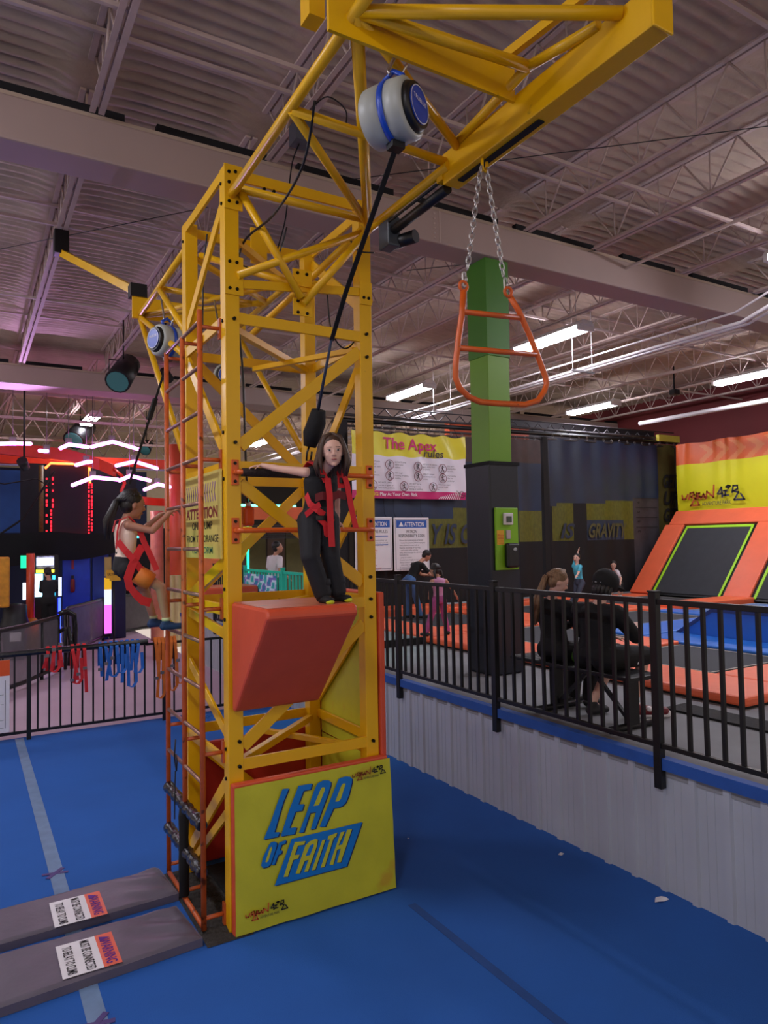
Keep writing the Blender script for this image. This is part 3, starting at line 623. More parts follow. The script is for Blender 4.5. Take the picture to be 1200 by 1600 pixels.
b = MB(); b.poly([(-2, 10.4, 1.11), (.3, 10.4, 1.115), (1.2, 10.4, 1.125), (2.22, 10.4, 1.13)], .042, 12); ob = b.build('padded_rail', mat('foam_rail', '#121216', .35, bump=.4, bscale=30, var=.2, coat=.3), t); ob['label'] = 'black foam sleeve on the top rail'
b = MB(); b.box(2.2, 4.2, 10.385, 10.415, 1.08, 1.115); b.build('top_rail', BLK, t)
b = MB(); b.box(-2, 4.2, 10.385, 10.415, .085, .12); b.build('bottom_rail', BLK, t)
for x in (-1.1, .715, 2.45, 4.17):
    b = MB(); b.box(x-.025, x+.025, 10.375, 10.425, 0, 1.12); b.build('post', BLK, t)
x = -1.9
while x < 4.1:
    if min(abs(x-q) for q in (-1.1, .715, 2.45, 4.17)) > .05: b = MB(); b.box(x-.011, x+.011, 10.39, 10.41, .1, 1.09); b.build('bar', BLK, t)
    x += .136
# sign at the left end of that railing
t = thing('safety_sign', (.22, 10.33, .12), 'white instruction board with an orange header at the left edge', 'sign')
b = MB(); b.box(-.2, .49, 10.335, 10.35, .14, 1.06); b.build('panel', PRIW, t, bevel=.004)
b = MB(); S0 = (-.2, 10.334, .14)
b.use(mat('header_orange', '#E2571E', .5, var=0)); b.face([(-.2, 10.333, .86), (.49, 10.333, .86), (.49, 10.333, 1.06), (-.2, 10.333, 1.06)])
text(b, 'DE', (.17, 10.332, .9), (1, 0, 0), (0, 0, 1), (0, -1, 0), .12, bold=.02, m=PRIW)
for z in (.62, .5, .3, .2): stroke(b, [(.1, z), (.42, z)], (0, 10.333, 0), (1, 0, 0), (0, 0, 1), (0, -1, 0), .004, m=PRK)
for c in ((.27, .72), (.3, .6)): stroke(b, [(c[0]+.04*math.cos(a)*(1+.3*math.sin(3*a)), c[1]+.05*math.sin(a)) for a in [i*.5 for i in range(13)]], (0, 10.333, 0), (1, 0, 0), (0, 0, 1), (0, -1, 0), .008, m=PRK)
stroke(b, [(.44, .2), (.44, .8)], (0, 10.333, 0), (1, 0, 0), (0, 0, 1), (0, -1, 0), .005, m=PRK)
b.build('print', None, t)
# harnesses over the railing
def harness(x0, x1, n, zlow, m, lab, seed, loops=True):
    random.seed(seed); t = thing('climbing_harness', ((x0+x1)/2, 10.36, 1.15), lab, 'harness')
    for i in range(n):
        x = x0+(x1-x0)*(i+.5)/n; dx = random.uniform(-.07, .07); zl = zlow+random.uniform(0, .42)*(1.1-zlow)
        b = MB(); pts = [(x, 10.45, .85), (x, 10.455, 1.1), (x, 10.4, 1.182), (x, 10.345, 1.1), (x+dx*.5, 10.33, (1.1+zl)/2), (x+dx, 10.34, zl)]
        if loops and i % 2: pts += [(x+dx+.05, 10.32, zl-.02), (x+dx+.1, 10.33, zl+.05), (x+dx+.09, 10.33, 1.0)]
        b.ribbon(pts, (.042, .01*random.uniform(-1, 1), 0), .006); b.build('strap', m, t)
    for i in range(3): b = MB(); b.box(x0+.08*i, x0+.08*i+.05, 10.315, 10.33, zlow+.25+.07*i, zlow+.29+.07*i); b.build('buckle', GALV, t)
harness(.9, 1.12, 3, .8, REDW, 'red harness folded over the railing, leftmost of the hung harnesses', 1)
harness(1.2, 1.42, 3, .45, REDW, 'red harness with long trailing straps between the short red and the blue ones', 2)
harness(1.55, 2.12, 8, .55, BLUEW, 'cluster of blue webbing harness hanging on the railing', 5)
harness(2.3, 2.5, 4, .35, ORW, 'orange harness hanging left of the ladder foot', 6)
harness(2.52, 2.62, 2, .5, ORW, 'narrow orange harness behind the ladder rails', 8)
# ------------------------------------------------------------------ court
def pad(x0, x1, y0, y1, m, lab, z1=1.04, z0=.95, grp=None, nm='court_pad'):
    b = MB(); b.box(x0+.01, x1-.01, y0+.01, y1-.01, z0, z1); return tag(b.build(nm, m, bevel=.025), lab, 'safety pad', grp)
b = MB(); b.box(6.03, 16.5, 3.88, 12.8, .931, .949); tag(b.build('court_underlay', BLKF), 'black underlay beneath the trampoline court pads', 'base')
pad(6.0, 6.85, 3.85, 6.3, OPAD, 'salmon orange pad at the near corner of the court'); pad(6.0, 6.85, 6.3, 8.9, OPAD, 'orange edge pad of the court behind the bench')
pad(6.0, 6.85, 8.9, 12.1, OPAD, 'far orange edge pad beside the grey platform')
pad(6.85, 8.6, 3.85, 4.76, OPAD, 'orange pad along the front of the nearest trampoline'); pad(8.6, 11.5, 3.3, 3.85, OPAD, 'orange pad at the right edge in front of the blue block')
pad(6.85, 8.6, 6.42, 7.15, OPAD, 'orange pad between the nearest and second trampoline'); pad(6.85, 8.6, 9.15, 9.9, OPAD, 'orange pad between second and third trampolines of the left row')
pad(6.85, 8.6, 11.95, 12.6, OPAD, 'orange pad at the foot of the curtain under the rule boards', 1.16); pad(8.6, 12.3, 12.0, 12.6, OPAD, 'orange pad at the foot of the GRAVITY curtain', 1.1)
pad(8.6, 9.55, 8.1, 12.0, OPAD, 'orange strip pad between two rows of trampolines'); pad(8.6, 11.9, 7.15, 8.1, BPAD, 'light blue pad across the court behind the seated people')
pad(8.5, 9.3, 3.85, 7.1, BPAD, 'blue pad lying along the foot of the blue block'); pad(11.75, 12.3, 7.2, 9.4, BPAD, 'narrow blue pad beside the slanted walls')
pad(11.75, 12.3, 9.4, 12.0, OPAD, 'narrow orange pad behind the child in white'); pad(9.55, 11.75, 9.75, 10.3, OPAD, 'orange pad in the middle of the court')
pad(12.3, 15.0, 9.25, 9.95, OPAD, 'broad orange pad leading to the strip between the slanted walls', 1.12); pad(12.3, 14.8, 12.0, 12.6, OPAD, 'orange pad left of the slanted wall foot')
def bed(x0, x1, y0, y1, lab, m=BED, edge=None):
    t = thing('trampoline', ((x0+x1)/2, (y0+y1)/2, .95), lab, 'trampoline')
    b = MB(); b.box(x0+.06, x1-.06, y0+.06, y1-.06, 1.0, 1.012); b.build('bed', m, t)
    b = MB()
    for a in ((x0, x1, y0, y0+.05), (x0, x1, y1-.05, y1), (x0, x0+.05, y0, y1), (x1-.05, x1, y0, y1)): b.box(*a, .952, 1.006)
    b.build('frame', BLK, t)
    b = MB(); c = .075
    for a in ((x0+c, x1-c, y0+c, y0+c+.02), (x0+c, x1-c, y1-c-.02, y1-c), (x0+c, x0+c+.02, y0+c, y1-c), (x1-c-.02, x1-c, y0+c, y1-c)): b.box(*a, 1.012, 1.016)
    b.build('edge_webbing', edge or mat('pale_webbing', '#b9b5a8', .7), t)
bed(6.87, 8.48, 4.78, 6.4, 'nearest grey trampoline bed seen through the railing'); bed(6.87, 8.58, 7.17, 9.13, 'second grey trampoline beyond the orange pad')
bed(6.87, 8.58, 9.92, 11.93, 'far left grey trampoline in front of the rule boards'); bed(9.57, 11.73, 8.12, 9.73, 'grey trampoline behind the light blue pad')
bed(9.57, 11.73, 10.32, 11.98, 'grey trampoline in front of the GRAVITY curtain'); bed(12.32, 14.78, 9.97, 11.98, 'grey trampoline at the foot of the big slanted wall')
bed(12.32, 14.78, 7.2, 9.23, 'blue and white mottled trampoline at the right edge', mat('mottled_blue_bed', '#5f83b8', .6, var=.6, vscale=9, stretch=(1, 6, 1)))
# grey black-edged platform at far left of the court
t = thing('entry_platform', (5.2, 10.4, .93), 'low grey platform with black edges where the girl in pink walks', 'platform')
b = MB(); b.box(4.45, 5.95, 9.05, 12.3, .932, 1.025); b.build('top', mat('platform_grey', '#85868a', .8, var=.08), t)
b = MB(); b.box(4.42, 5.98, 8.98, 9.05, .932, 1.03); b.box(4.42, 4.45, 9.05, 12.3, .932, 1.03); b.build('edge', BLKF, t)
# blue block
t = thing('foam_block', (10.4, 5, 1.04), 'large blue foam block with a slanted end on the court', 'foam block')
b = MB(); b.prism([(9.3, 3.9, 1.0), (9.3, 7.05, 1.0), (9.3, 6.45, 1.4), (9.3, 3.9, 1.42)], (2.3, 0, 0)); b.build('block', BPAD, t, bevel=.02)
b = MB(); b.ribbon([(9.293, 7.05, 1.02), (9.293, 6.45, 1.41), (9.293, 3.9, 1.43)], (0, .02, .05), .006); b.build('seam', mat('deep_blue_vinyl', '#12366f', .5), t)
b = MB(); b.box(5.45, 5.75, 2.6, 4.3, .932, .95); tag(b.build('floor_mat', BLKF, bevel=.005), 'thin black mat on the deck in front of the court', 'mat')
# slanted trampoline walls
def sl(y, s, off=0): # s 0..1 along slope
    x = 14.85+1.45*s; z = 1.08+1.66*s; n = V((-.753, 0, .658)); return V((x, y, z))+n*off
def slab(b, y0, y1, s0, s1, o0, o1):
    b._add([sl(y, s, o) for y in (y0, y1) for s in (s0, s1) for o in (o0, o1)], [(0, 1, 3, 2), (4, 6, 7, 5), (0, 4, 5, 1), (2, 3, 7, 6), (0, 2, 6, 4), (1, 5, 7, 3)])
for (y0, y1, lab) in ((10.0, 12.0, 'big slanted trampoline wall with lime edges under the yellow banner'), (7.3, 9.35, 'second slanted trampoline wall cut by the right edge of the picture')):
    t = thing('slanted_trampoline', (15.5, (y0+y1)/2, 1.0), lab, 'trampoline wall')
    b = MB(); slab(b, y0+.1, y1-.1, .01, .98, .0, .01); b.build('bed', BED, t)
    b = MB()
    for a in ((y0+.07, y0+.13, 0, 1), (y1-.13, y1-.07, 0, 1), (y0+.07, y1-.07, .965, 1.0)): slab(b, *a, .01, .02)
    b.build('lime_edging', LIME, t)
    b = MB(); slab(b, y0-.02, y1+.02, -.02, 1.02, -.06, -.005); b.build('frame', BLK, t)
for (y0, y1, s0, s1, lab) in ((12.0, 12.6, -.02, 1.02, 'orange pad running up the left side of the big slanted wall'), (9.35, 10.0, -.02, 1.02, 'wide orange pad between the two slanted walls'), (7.2, 12.5, 1.02, 1.24, 'orange pad across the top of the slanted walls')):
    b = MB(); slab(b, y0+.01, y1-.01, s0, s1, -.03, .05); tag(b.build('slope_pad', OPAD, bevel=.02), lab, 'safety pad')
b = MB(); b.prism([(16.42, 7, .93), (16.42, 12.6, .93), (16.42, 12.6, 2.7), (16.42, 7, 2.7)], (.05, 0, 0)); tag(b.build('support_panel', BLKF), 'black back panel carrying the slanted walls', 'panel')
def cloth(b, fn, nu, nv, mf):
    vs = [fn(i/nu, j/nv) for j in range(nv+1) for i in range(nu+1)]; o = len(b.v); b.v += [tuple(v) for v in vs]
    for j in range(nv):
        for i in range(nu):
            b.use(mf((i+.5)/nu, (j+.5)/nv)); b.f.append((o+j*(nu+1)+i, o+j*(nu+1)+i+1, o+(j+1)*(nu+1)+i+1, o+(j+1)*(nu+1)+i)); b.sm.append(True); b.mi.append(b.cur)
BANY = mat('banner_yellow', '#D6D21E', .38, var=.05, vscale=2, coat=.2); BANO = mat('banner_orange', '#D9622F', .36, var=.08, vscale=3, coat=.3); BANO2 = mat('banner_orange_pale', '#DE8550', .36, var=.05)
t = thing('park_banner', (16.65, 10, 3.09), 'yellow vinyl banner with orange top and park logo above the slanted wall', 'banner')
b = MB(); Yb0, Yb1 = 12.43, 7.0
def fb(u, v):
    y = Yb0+(Yb1-Yb0)*u; z = 3.09+1.87*v; a = .03*v*v
    return (16.65-.02-a*math.sin(u*70+math.sin(u*23)*2)-.02*math.sin(u*11+v*3), y, z+.015*v*math.sin(u*30))
def mb_(u, v):
    if v < .7: return BANY
    y = u*5.43; k = (y*2.2+abs((v-.85)*5)) % 1.0
    return BANO2 if k < .45 and v < .96 and y > .7 else BANO
cloth(b, fb, 200, 60, mb_); b.build('sheet', None, t)
b = MB(); park_logo(b, (16.56, 12.25, 3.27), (0, -1, 0), (0, 0, 1), (-1, 0, 0), 1.78, mat('print_rust', '#B5502C', .5, var=0), mat('print_slate', '#3d3a48', .5, var=0)); b.build('logo', None, t)
# curtain panels (mesh nets with printed sheet behind)
CK = mat('net_black', '#121115', .75, var=.15, vscale=4); CB = mat('net_navy', '#1f2f4c', .45, var=.25, vscale=1.6, bump=.3, bscale=3); CY = mat('net_olive', '#5f601c', .6, var=.3, vscale=9, stretch=(2.5, 1, 1)); CR = mat('net_maroon', '#4a3432', .5, var=.2); CG = mat('net_grey', '#3d393f', .6, var=.2)
CBL = mat('net_print_blue', '#29364e', .6, var=.15); CYD = mat('net_olive_dark', '#4c4618', .6, var=.2)
def curtain(x0, x1, z0, z1, mf, lab, amp=.02, grp=None):
    t = thing('court_curtain', ((x0+x1)/2, 12.9, z0), lab, 'curtain', grp); b = MB(); n = max(8, int((x1-x0)*14))
    cloth(b, lambda u, v: (x0+(x1-x0)*u, 12.9+amp*math.sin(u*(x1-x0)*9+v)+amp*.5*math.sin(v*7+u*5), z0+(z1-z0)*v), n, 46, lambda u, v: mf(x0+(x1-x0)*u, z0+(z1-z0)*v)); b.build('sheet', None, t)
    x = x0+.1
    while x < x1: b = MB(); b.poly([(x+.03*math.cos(a), 12.86, z1+.02+.04*math.sin(a)) for a in [i*math.pi/4 for i in range(8)]], .006, 5, closed=True); b.build('hanging_ring', GALV, t); x += .3
    return t
def m1(x, z):
    if z > 4.3: return CR
    if x > 8.68 and 2.35 < z < 2.98+.25*(x > 9.4): return CY
    if z > 2.95: return CB
    return CK
t = curtain(6.9, 10.3, 1.1, 4.85, m1, 'dark curtain behind the rules banner and boards')
b = MB(); text(b, 'Y IS OV', (8.75, 12.85, 2.42), (1, 0, 0), (0, 0, 1), (0, -1, 0), .62, w=1.45, shear=.3, bold=.02, m=CBL); b.build('lettering', None, t)
t = curtain(10.3, 12.1, 1.1, 4.9, lambda x, z: CR if z > 4.36 else CB if z > 3.2 else CY if z > 2.45 and x > 11 else CK, 'dark curtain panel right of the green column')
def m3(x, z):
    if x > 15.4: return CG if z < 3.52 else CB
    if z > 3.32+.05*(x-12.5): return CB
    if z < 2.46: return CK
    if x < 12.5 or 13.2 < x < 13.6: return CK
    if x > 13.6 and z < 2.93 and x < 15.0: return CBL
    return CY
t = curtain(12.4, 16.42, 1.05, 5.0, m3, 'large navy and olive curtain lettered GRAVITY')
b = MB(); GL = mat('net_letter', '#565433', .6, var=.2)
text(b, 'GRAVITY', (13.62, 12.85, 2.5), (1, 0, 0), (0, 0, 1), (0, -1, 0), .5, w=1.42, shear=.3, bold=.03, m=GL); text(b, 'IS', (12.65, 12.85, 2.5), (1, 0, 0), (0, 0, 1), (0, -1, 0), .5, w=.5, shear=.3, bold=.03, m=CBL)
for q, s in enumerate('3456'): text(b, s, (15.6, 12.85, 2.6+q*.26), (0, 0, 1), (-1, 0, 0), (0, -1, 0), .14, bold=.02, m=CK); stroke(b, [(15.45, 2.75+q*.26), (16.3, 2.75+q*.26)], (0, 12.85, 0), (1, 0, 0), (0, 0, 1), (0, -1, 0), .015, m=CK)
text(b, 'YOU', (15.75, 12.85, 1.5), (1, 0, 0), (0, 0, 1), (0, -1, 0), .2, w=.5, m=CR); b.build('lettering', None, t)
t = curtain(16.42, 17.2, 1.05, 5.05, lambda x, z: CYD, 'narrow olive curtain lettered GET UP beside the yellow banner')
b = MB()
for q, s in enumerate(('GET', 'UP.', 'GET', 'FLY.')): text(b, s, (16.55, 12.84, 3.85-q*.47), (1, 0, 0), (0, 0, 1), (0, -1, 0), .5, w=.62, shear=.3, bold=.03, m=CK)
b.build('lettering', None, t)
t = thing('curtain_gantry', (11.5, 12.9, .93), 'black padded frame of posts and top pipes carrying the court curtains', 'frame')
for x, w in ((6.62, .3), (12.25, .16), (10.25, .07), (17.25, .12)):
    b = MB(); b.box(x-w/2, x+w/2, 12.86, 13.0, .94, 5.0); b.build('post', CK if w > .1 else BLK, t)
for z, r in ((5.02, .05), (4.9, .025), (5.13, .03)):
    b = MB(); b.poly([(6.5, 12.92, z), (17.3, 12.92, z+.1)], r, 8); b.build('top_pipe', mat('dull_pipe', '#4b474a', .5, metal=.4) if r < .05 else BLK, t)
b = MB(); x = 6.7
while x < 17: b.tube((x, 12.92, 5.14), (x+.2, 12.92, 5.32), .012, 5); b.tube((x+.2, 12.92, 5.32), (x+.4, 12.92, 5.14), .012, 5); x += .4
b.tube((6.6, 12.92, 5.33), (17.2, 12.92, 5.4), .015, 6); b.build('truss_web', mat('dull_pipe', '#4b474a', .5), t)
b = MB(); b.box(9.9, 12.4, 13.6, 13.8, 5.02, 5.3); tag(b.build('orange_beam', mat('orange_steel', '#C24E24', .5)), 'orange painted beam behind the curtain top right of the green column', 'beam')
b = MB(); b.box(16.42, 17.3, 12.8, 12.9, 5.12, 5.3); tag(b.build('yellow_cap', mat('yellow_foam', '#B7A63A', .6)), 'yellow padded cap above the GET UP curtain', 'pad')
# rules banner
t = thing('rules_banner', (8.2, 12.72, 3.39), 'yellow, white and pink banner titled The Apex rules', 'banner')
b = MB(); WB = mat('banner_white', '#E9E4EE', .35, var=.03, vscale=2, coat=.2); BY2 = mat('banner_lemon', '#E4DC28', .35, var=.06, vscale=2, coat=.2); BP2 = mat('banner_pink', '#C8246F', .4, var=.04)
def fa(u, v):
    sag = .05*math.sin(u*math.pi*5)**2*v
    return (6.77+2.9*u, 12.72-.035*abs(math.sin(u*math.pi*4+v*2.2))*v-.012*math.sin(u*37+v*11), 3.39+1.4*v-sag+.02*u*v)
cloth(b, fa, 90, 60, lambda u, v: BP2 if v < .115 else BY2 if v > .645 else WB); b.build('sheet', None, t)
b = MB(); XX, YY, NN = (1, 0, 0), (0, 0, 1), (0, -1, 0); yb = 12.665; DG = mat('print_dark_grey', '#2c2a2c', .5, var=0); MG = mat('print_magenta', '#D22C72', .5, var=0)
text(b, 'The A', (7.5, yb, 4.44), XX, YY, NN, .34, w=.86, bold=.015, m=MG); text(b, 'pex', (8.38, yb, 4.44), XX, YY, NN, .32, w=.47, bold=.015, m=MG); text(b, 'rules', (8.5, yb-.004, 4.3), XX, YY, NN, .24, w=.52, shear=.1, bold=.012, m=DG)
random.seed(4)
ic = [(6.98, 4.1), (7.63, 4.1), (8.34, 4.08), (8.99, 4.06), (6.98, 3.87), (7.63, 3.87), (8.34, 3.87), (8.99, 3.85), (7.22, 3.66), (7.98, 3.65), (8.73, 3.65)]
for i, (cx, cz) in enumerate(ic):
    cx += .02; stroke(b, [(cx+.1*math.cos(a), cz+.1*math.sin(a)) for a in [k*math.pi/9 for k in range(18)]], (0, yb, 0), XX, YY, NN, .013, m=mat('print_crimson', '#7c2140', .5, var=0), closed=True)
    if i not in (1, 0): stroke(b, [(cx-.065, cz+.065), (cx+.065, cz-.065)], (0, yb, 0), XX, YY, NN, .01)
    stroke(b, [(cx-.03, cz-.06), (cx, cz-.01), (cx+.035, cz-.065)], (0, yb, 0), XX, YY, NN, .014, m=DG); stroke(b, [(cx, cz-.01), (cx+.005, cz+.035)], (0, yb, 0), XX, YY, NN, .022); stroke(b, [(cx-.04, cz+.01), (cx, cz+.025), (cx+.045, cz+.045)], (0, yb, 0), XX, YY, NN, .01); b.face([(cx-.014, yb-.002, cz+.045), (cx+.014, yb-.002, cz+.045), (cx+.014, yb-.002, cz+.072), (cx-.014, yb-.002, cz+.072)])
TX = ['DO NOT jump if you have head, neck, back', 'ALWAYS jump within your abilities.', 'NO LOOSE objects, gum, candy, food or jewelry', 'DO NOT attempt flips or tricks.', 'DO NOT double bounce.', 'NO rough housing, wrestling, tackling', 'ONLY 1 jumper per trampoline at a time', 'NO running, flips, or pads edge', 'DO NOT JUMP if you are pregnant or have health problems.', 'DO NOT sit, lay or hang on nets, fencing or padding.', 'NO unsupervised children under 8']
for i, (cx, cz) in enumerate(ic):
    wds = TX[i].split(); n = (len(wds)+2)//3
    for q in range(3):
        s = ' '.join(wds[q*n:(q+1)*n])
        if s: text(b, s, (cx+.15, yb, cz+.045-q*.055), XX, YY, NN, .045, m=DG)
text(b, 'WARNING:', (6.88, yb, 3.445), XX, YY, NN, .1, bold=.015, m=PRY); text(b, 'Play At Your Own Risk', (7.4, yb, 3.445), XX, YY, NN, .1, w=.93, bold=.012, m=PRIW)
for k in range(11): stroke(b, [(8.9+k*.055, 3.4), (8.96+k*.055, 3.44+k*.012)], (0, yb, 0), XX, YY, NN, .016, m=PRIW)
stroke(b, [(9.52+.075*math.cos(a), 3.5+.07*math.sin(a)) for a in [k*.5 for k in range(13)]], (0, yb, 0), XX, YY, NN, .014, m=DG); stroke(b, [(9.38, 3.58), (9.5, 3.5), (9.66, 3.46)], (0, yb, 0), XX, YY, NN, .012)
b.build('print', None, t)
for x in (6.9, 8.2, 9.5): b = MB(); b.poly([(x, 12.7, 4.72), (x, 12.9, 5.02)], .006, 5); b.build('tie_cord', BLKF, t)
# two rule boards
def board(x0, x1, z0, z1, l1, l2, lines, lab, bars):
    t = thing('rules_board', ((x0+x1)/2, 12.7, z0), lab, 'sign'); b = MB(); b.box(x0, x1, 12.69, 12.71, z0, z1); b.build('panel', PRIW, t, bevel=.01)
    for x in (x0+.1, x1-.1): b = MB(); b.poly([(x, 12.71, z1-.05), (x, 12.84, z1+.1), (x, 12.9, 4.98)], .005, 5); b.build('hanging_cord', BLKF, t)
    b = MB(); yb = 12.688; stroke(b, [(x0+.04, z0+.04), (x1-.04, z0+.04), (x1-.04, z1-.04), (x0+.04, z1-.04)], (0, yb, 0), XX, YY, NN, .01, m=PRG, closed=True)
    b.use(PRBL); b.face([(x0+.06, yb, z1-.22), (x1-.06, yb, z1-.22), (x1-.06, yb, z1-.06), (x0+.06, yb, z1-.06)])
    text(b, 'ATTENTION', (x0+.26, yb-.002, z1-.19), XX, YY, NN, .13, w=.5, bold=.02, m=PRIW); shape(b, [(x0+.12, z1-.19), (x0+.24, z1-.19), (x0+.18, z1-.09)], (0, yb-.002, 0), XX, YY, NN, .001, PRIW)
    text(b, l1, ((x0+x1)/2, yb, z1-.33), XX, YY, NN, .09, w=.26 if l2 else .66, align='CENTER', m=DG)
    if l2: text(b, l2, ((x0+x1)/2, yb, z1-.42), XX, YY, NN, .09, w=.66, align='CENTER', m=DG)
    z = z1-.5; random.seed(len(lines))
    for q, s in enumerate(lines): text(b, s, (x0+.13+.03*(q % 3 == 1), yb, z), XX, YY, NN, .045, w=min(.62, .018*len(s)), m=PRR if (not l2 and 3 < q < 12) else PRG); z -= .052
    for z in bars: stroke(b, [(x0+.3, z), (x1-.12, z)], (0, yb, 0), XX, YY, NN, .02, m=PRBL)
    b.build('print', None, t)
board(6.81, 7.7, 1.88, 3.0, 'TRAMPOLINE RULES', None, ['Trampolining is a strenuous activity and', 'all equipment is used at your own risk', 'and you must follow the rules.', 'WHILE JUMPING', 'DO NOT attempt flips', 'DO NOT double bounce', 'DO NOT land on head', 'DO NOT run or push', 'DO NOT jump tired', 'DO NOT use phones', 'DO NOT rest on pads', 'ALWAYS bounce in the center', 'of one trampoline only'], 'left white ATTENTION board headed TRAMPOLINE RULES', [2.6, 2.42][:2])
board(7.74, 8.63, 1.86, 2.99, 'PATRON', 'RESPONSIBILITY CODE', ['Master the fundamentals of simple', 'trampoline jumping before trying any', 'more advanced moves such as', 'flipping, bouncing or turning', 'and avoid risky activity', 'shifts, which increase the risk of injury', 'FUNDAMENTALS', 'Jump in control', 'Control your height to the center', 'Always land on two feet', 'Jump only within your ability', 'Be aware of YOUR RISKS', 'Be considerate of others'], 'right white ATTENTION board headed PATRON RESPONSIBILITY CODE', [])
# bench
t = thing('bench', (4.68, 4.55, .93), 'black metal park bench without back behind the railing', 'bench')
b = MB(); b.box(4.5, 4.86, 3.85, 5.28, 1.35, 1.385); ob = b.build('seat', BLK, t, bevel=.006)
b = MB()
for i in range(17):
    for k in range(5): b.box(4.53+k*.062, 4.57+k*.062, 4.98+i*.017, 4.988+i*.017, 1.385, 1.388)
b.build('seat_perforation', GALV, t)
for y in (4.0, 4.85):
    b = MB(); b.box(4.62, 4.74, y-.03, y+.03, .97, 1.35); b.build('leg', BLK, t, bevel=.004); b = MB(); b.poly([(4.42, y, .96), (4.95, y, .96)], .03, 10); b.build('foot', BLK, t)
for a, c in ((4.03, 4.4), (4.82, 4.45)): b = MB(); b.beam((4.68, a, 1.0), (4.68, c, 1.34), .03, .03); b.build('diagonal_brace', BLK, t)
# ------------------------------------------------------------------ blue floor details
b = MB(); b.box(.56, .66, -1, 10.5, .001, .003); tag(b.build('floor_tape', TAPE), 'faded pale tape line running across the blue floor', 'tape')
for i, (x, y) in enumerate([(.6, 6.05), (.6, 4.06)]):
    b = MB(); b.beam((x-.09, y+.02, .0045), (x+.09, y-.02, .0045), .035, .002); b.beam((x-.06, y-.07, .0055), (x+.06, y+.07, .0055), .035, .002); tag(b.build('tape_cross', PURT), 'dark purple tape cross on the blue floor '+('at the bottom edge' if i else 'left of the grey mats'), 'tape')
b = MB(); b.box(2.62, 2.68, .5, 4.2, .001, .0025); tag(b.build('floor_tape', mat('dull_blue_tape', '#1b4687', .8)), 'barely visible darker tape line in front of the LEAP OF FAITH pad', 'tape')
def debris(x, y, s, lab, sd):
    random.seed(sd); b = MB(); pts = [(x+s*math.cos(a)*random.uniform(.5, 1.1), y+s*.6*math.sin(a)*random.uniform(.5, 1.1), .003+random.uniform(0, .012)) for a in [i*.8 for i in range(8)]]; b.prism(pts, (0, 0, .004)); tag(b.build('paper_scrap', PRIW), lab, 'litter')
debris(4.12, 3.32, .07, 'white paper scrap by the foot of the metal cladding', 1); debris(4.05, 4.2, .03, 'small pale scrap on the blue floor along the cladding', 2); debris(3.2, 5.1, .012, 'tiny white speck on the blue floor right of the tower', 3)
# grey climbing mats with warning labels
def cmat(c0, c1, c2, c3, lab, lx, ly0, ly1, sk):
    t = thing('climbing_mat', (.5, (ly0+ly1)/2, 0), lab, 'mat')
    def fn(u, v):
        a = V(c0).lerp(V(c1), u); d = V(c3).lerp(V(c2), u); p = a.lerp(d, v)
        e = min(u, 1-u, .03)/.03*min(v, 1-v, .04)/.04; wr = max(0, u-.87)*.22*math.sin(v*9+u*22+sk)*math.sin(u*31+v*5)
        return (p.x, p.y, .065*min(1, e+.75)+wr*e+.002*math.sin(u*40)*e)
    b = MB(); b.grid(fn, 90, 30); b.prism([(*c0[:2], .002), (*c1[:2], .002), (*c2[:2], .002), (*c3[:2], .002)], (0, 0, .05)); b.build('mat_body', GPAD, t)
    b = MB(); O = V((lx, ly1, .0725)); Xl = V((0, -1, 0)); Yl = V((1, 0, 0)); N = V((0, 0, 1)); L = ly1-ly0
    # label: reads along -y, letters' tops toward +x
    b.use(PRIW); b.face([O, O+Xl*L, O+Xl*L+Yl*.22, O+Yl*.22]); b.use(mat('label_orange', '#E8694A', .4, var=.05)); b.face([O+Yl*.22, O+Xl*L+Yl*.22, O+Xl*L+Yl*.32, O+Yl*.32])
    PV = mat('print_violet', '#5a1a86', .5, var=0)
    text(b, 'WARNING', O+Xl*.1*L*2+Yl*.24, Xl, Yl, N, .085, w=L*.74, bold=.02, m=PV); shape(b, [(.03, .24), (.09, .24), (.06, .3)], O, Xl, Yl, N, .002, PV)
    text(b, 'MUST BE CONNECTED', O+Xl*.02+Yl*.13, Xl, Yl, N, .075, w=L*.9, bold=.01, m=PRK); text(b, 'TO BELAY TO CLIMB', O+Xl*.04+Yl*.03, Xl, Yl, N, .075, w=L*.84, bold=.01, m=PRK)
    b.build('warning_label', None, t)
cmat((-1.6, 5.0), (1.3, 5.12), (1.27, 5.6), (-1.6, 5.45), 'grey vinyl mat with warning label, the farther of the two', .5, 5.06, 5.42, 0)
cmat((-1.6, 4.26), (1.28, 4.47), (1.24, 4.96), (-1.6, 4.93), 'grey vinyl mat with warning label, nearest to the camera', .48, 4.44, 4.82, 2)
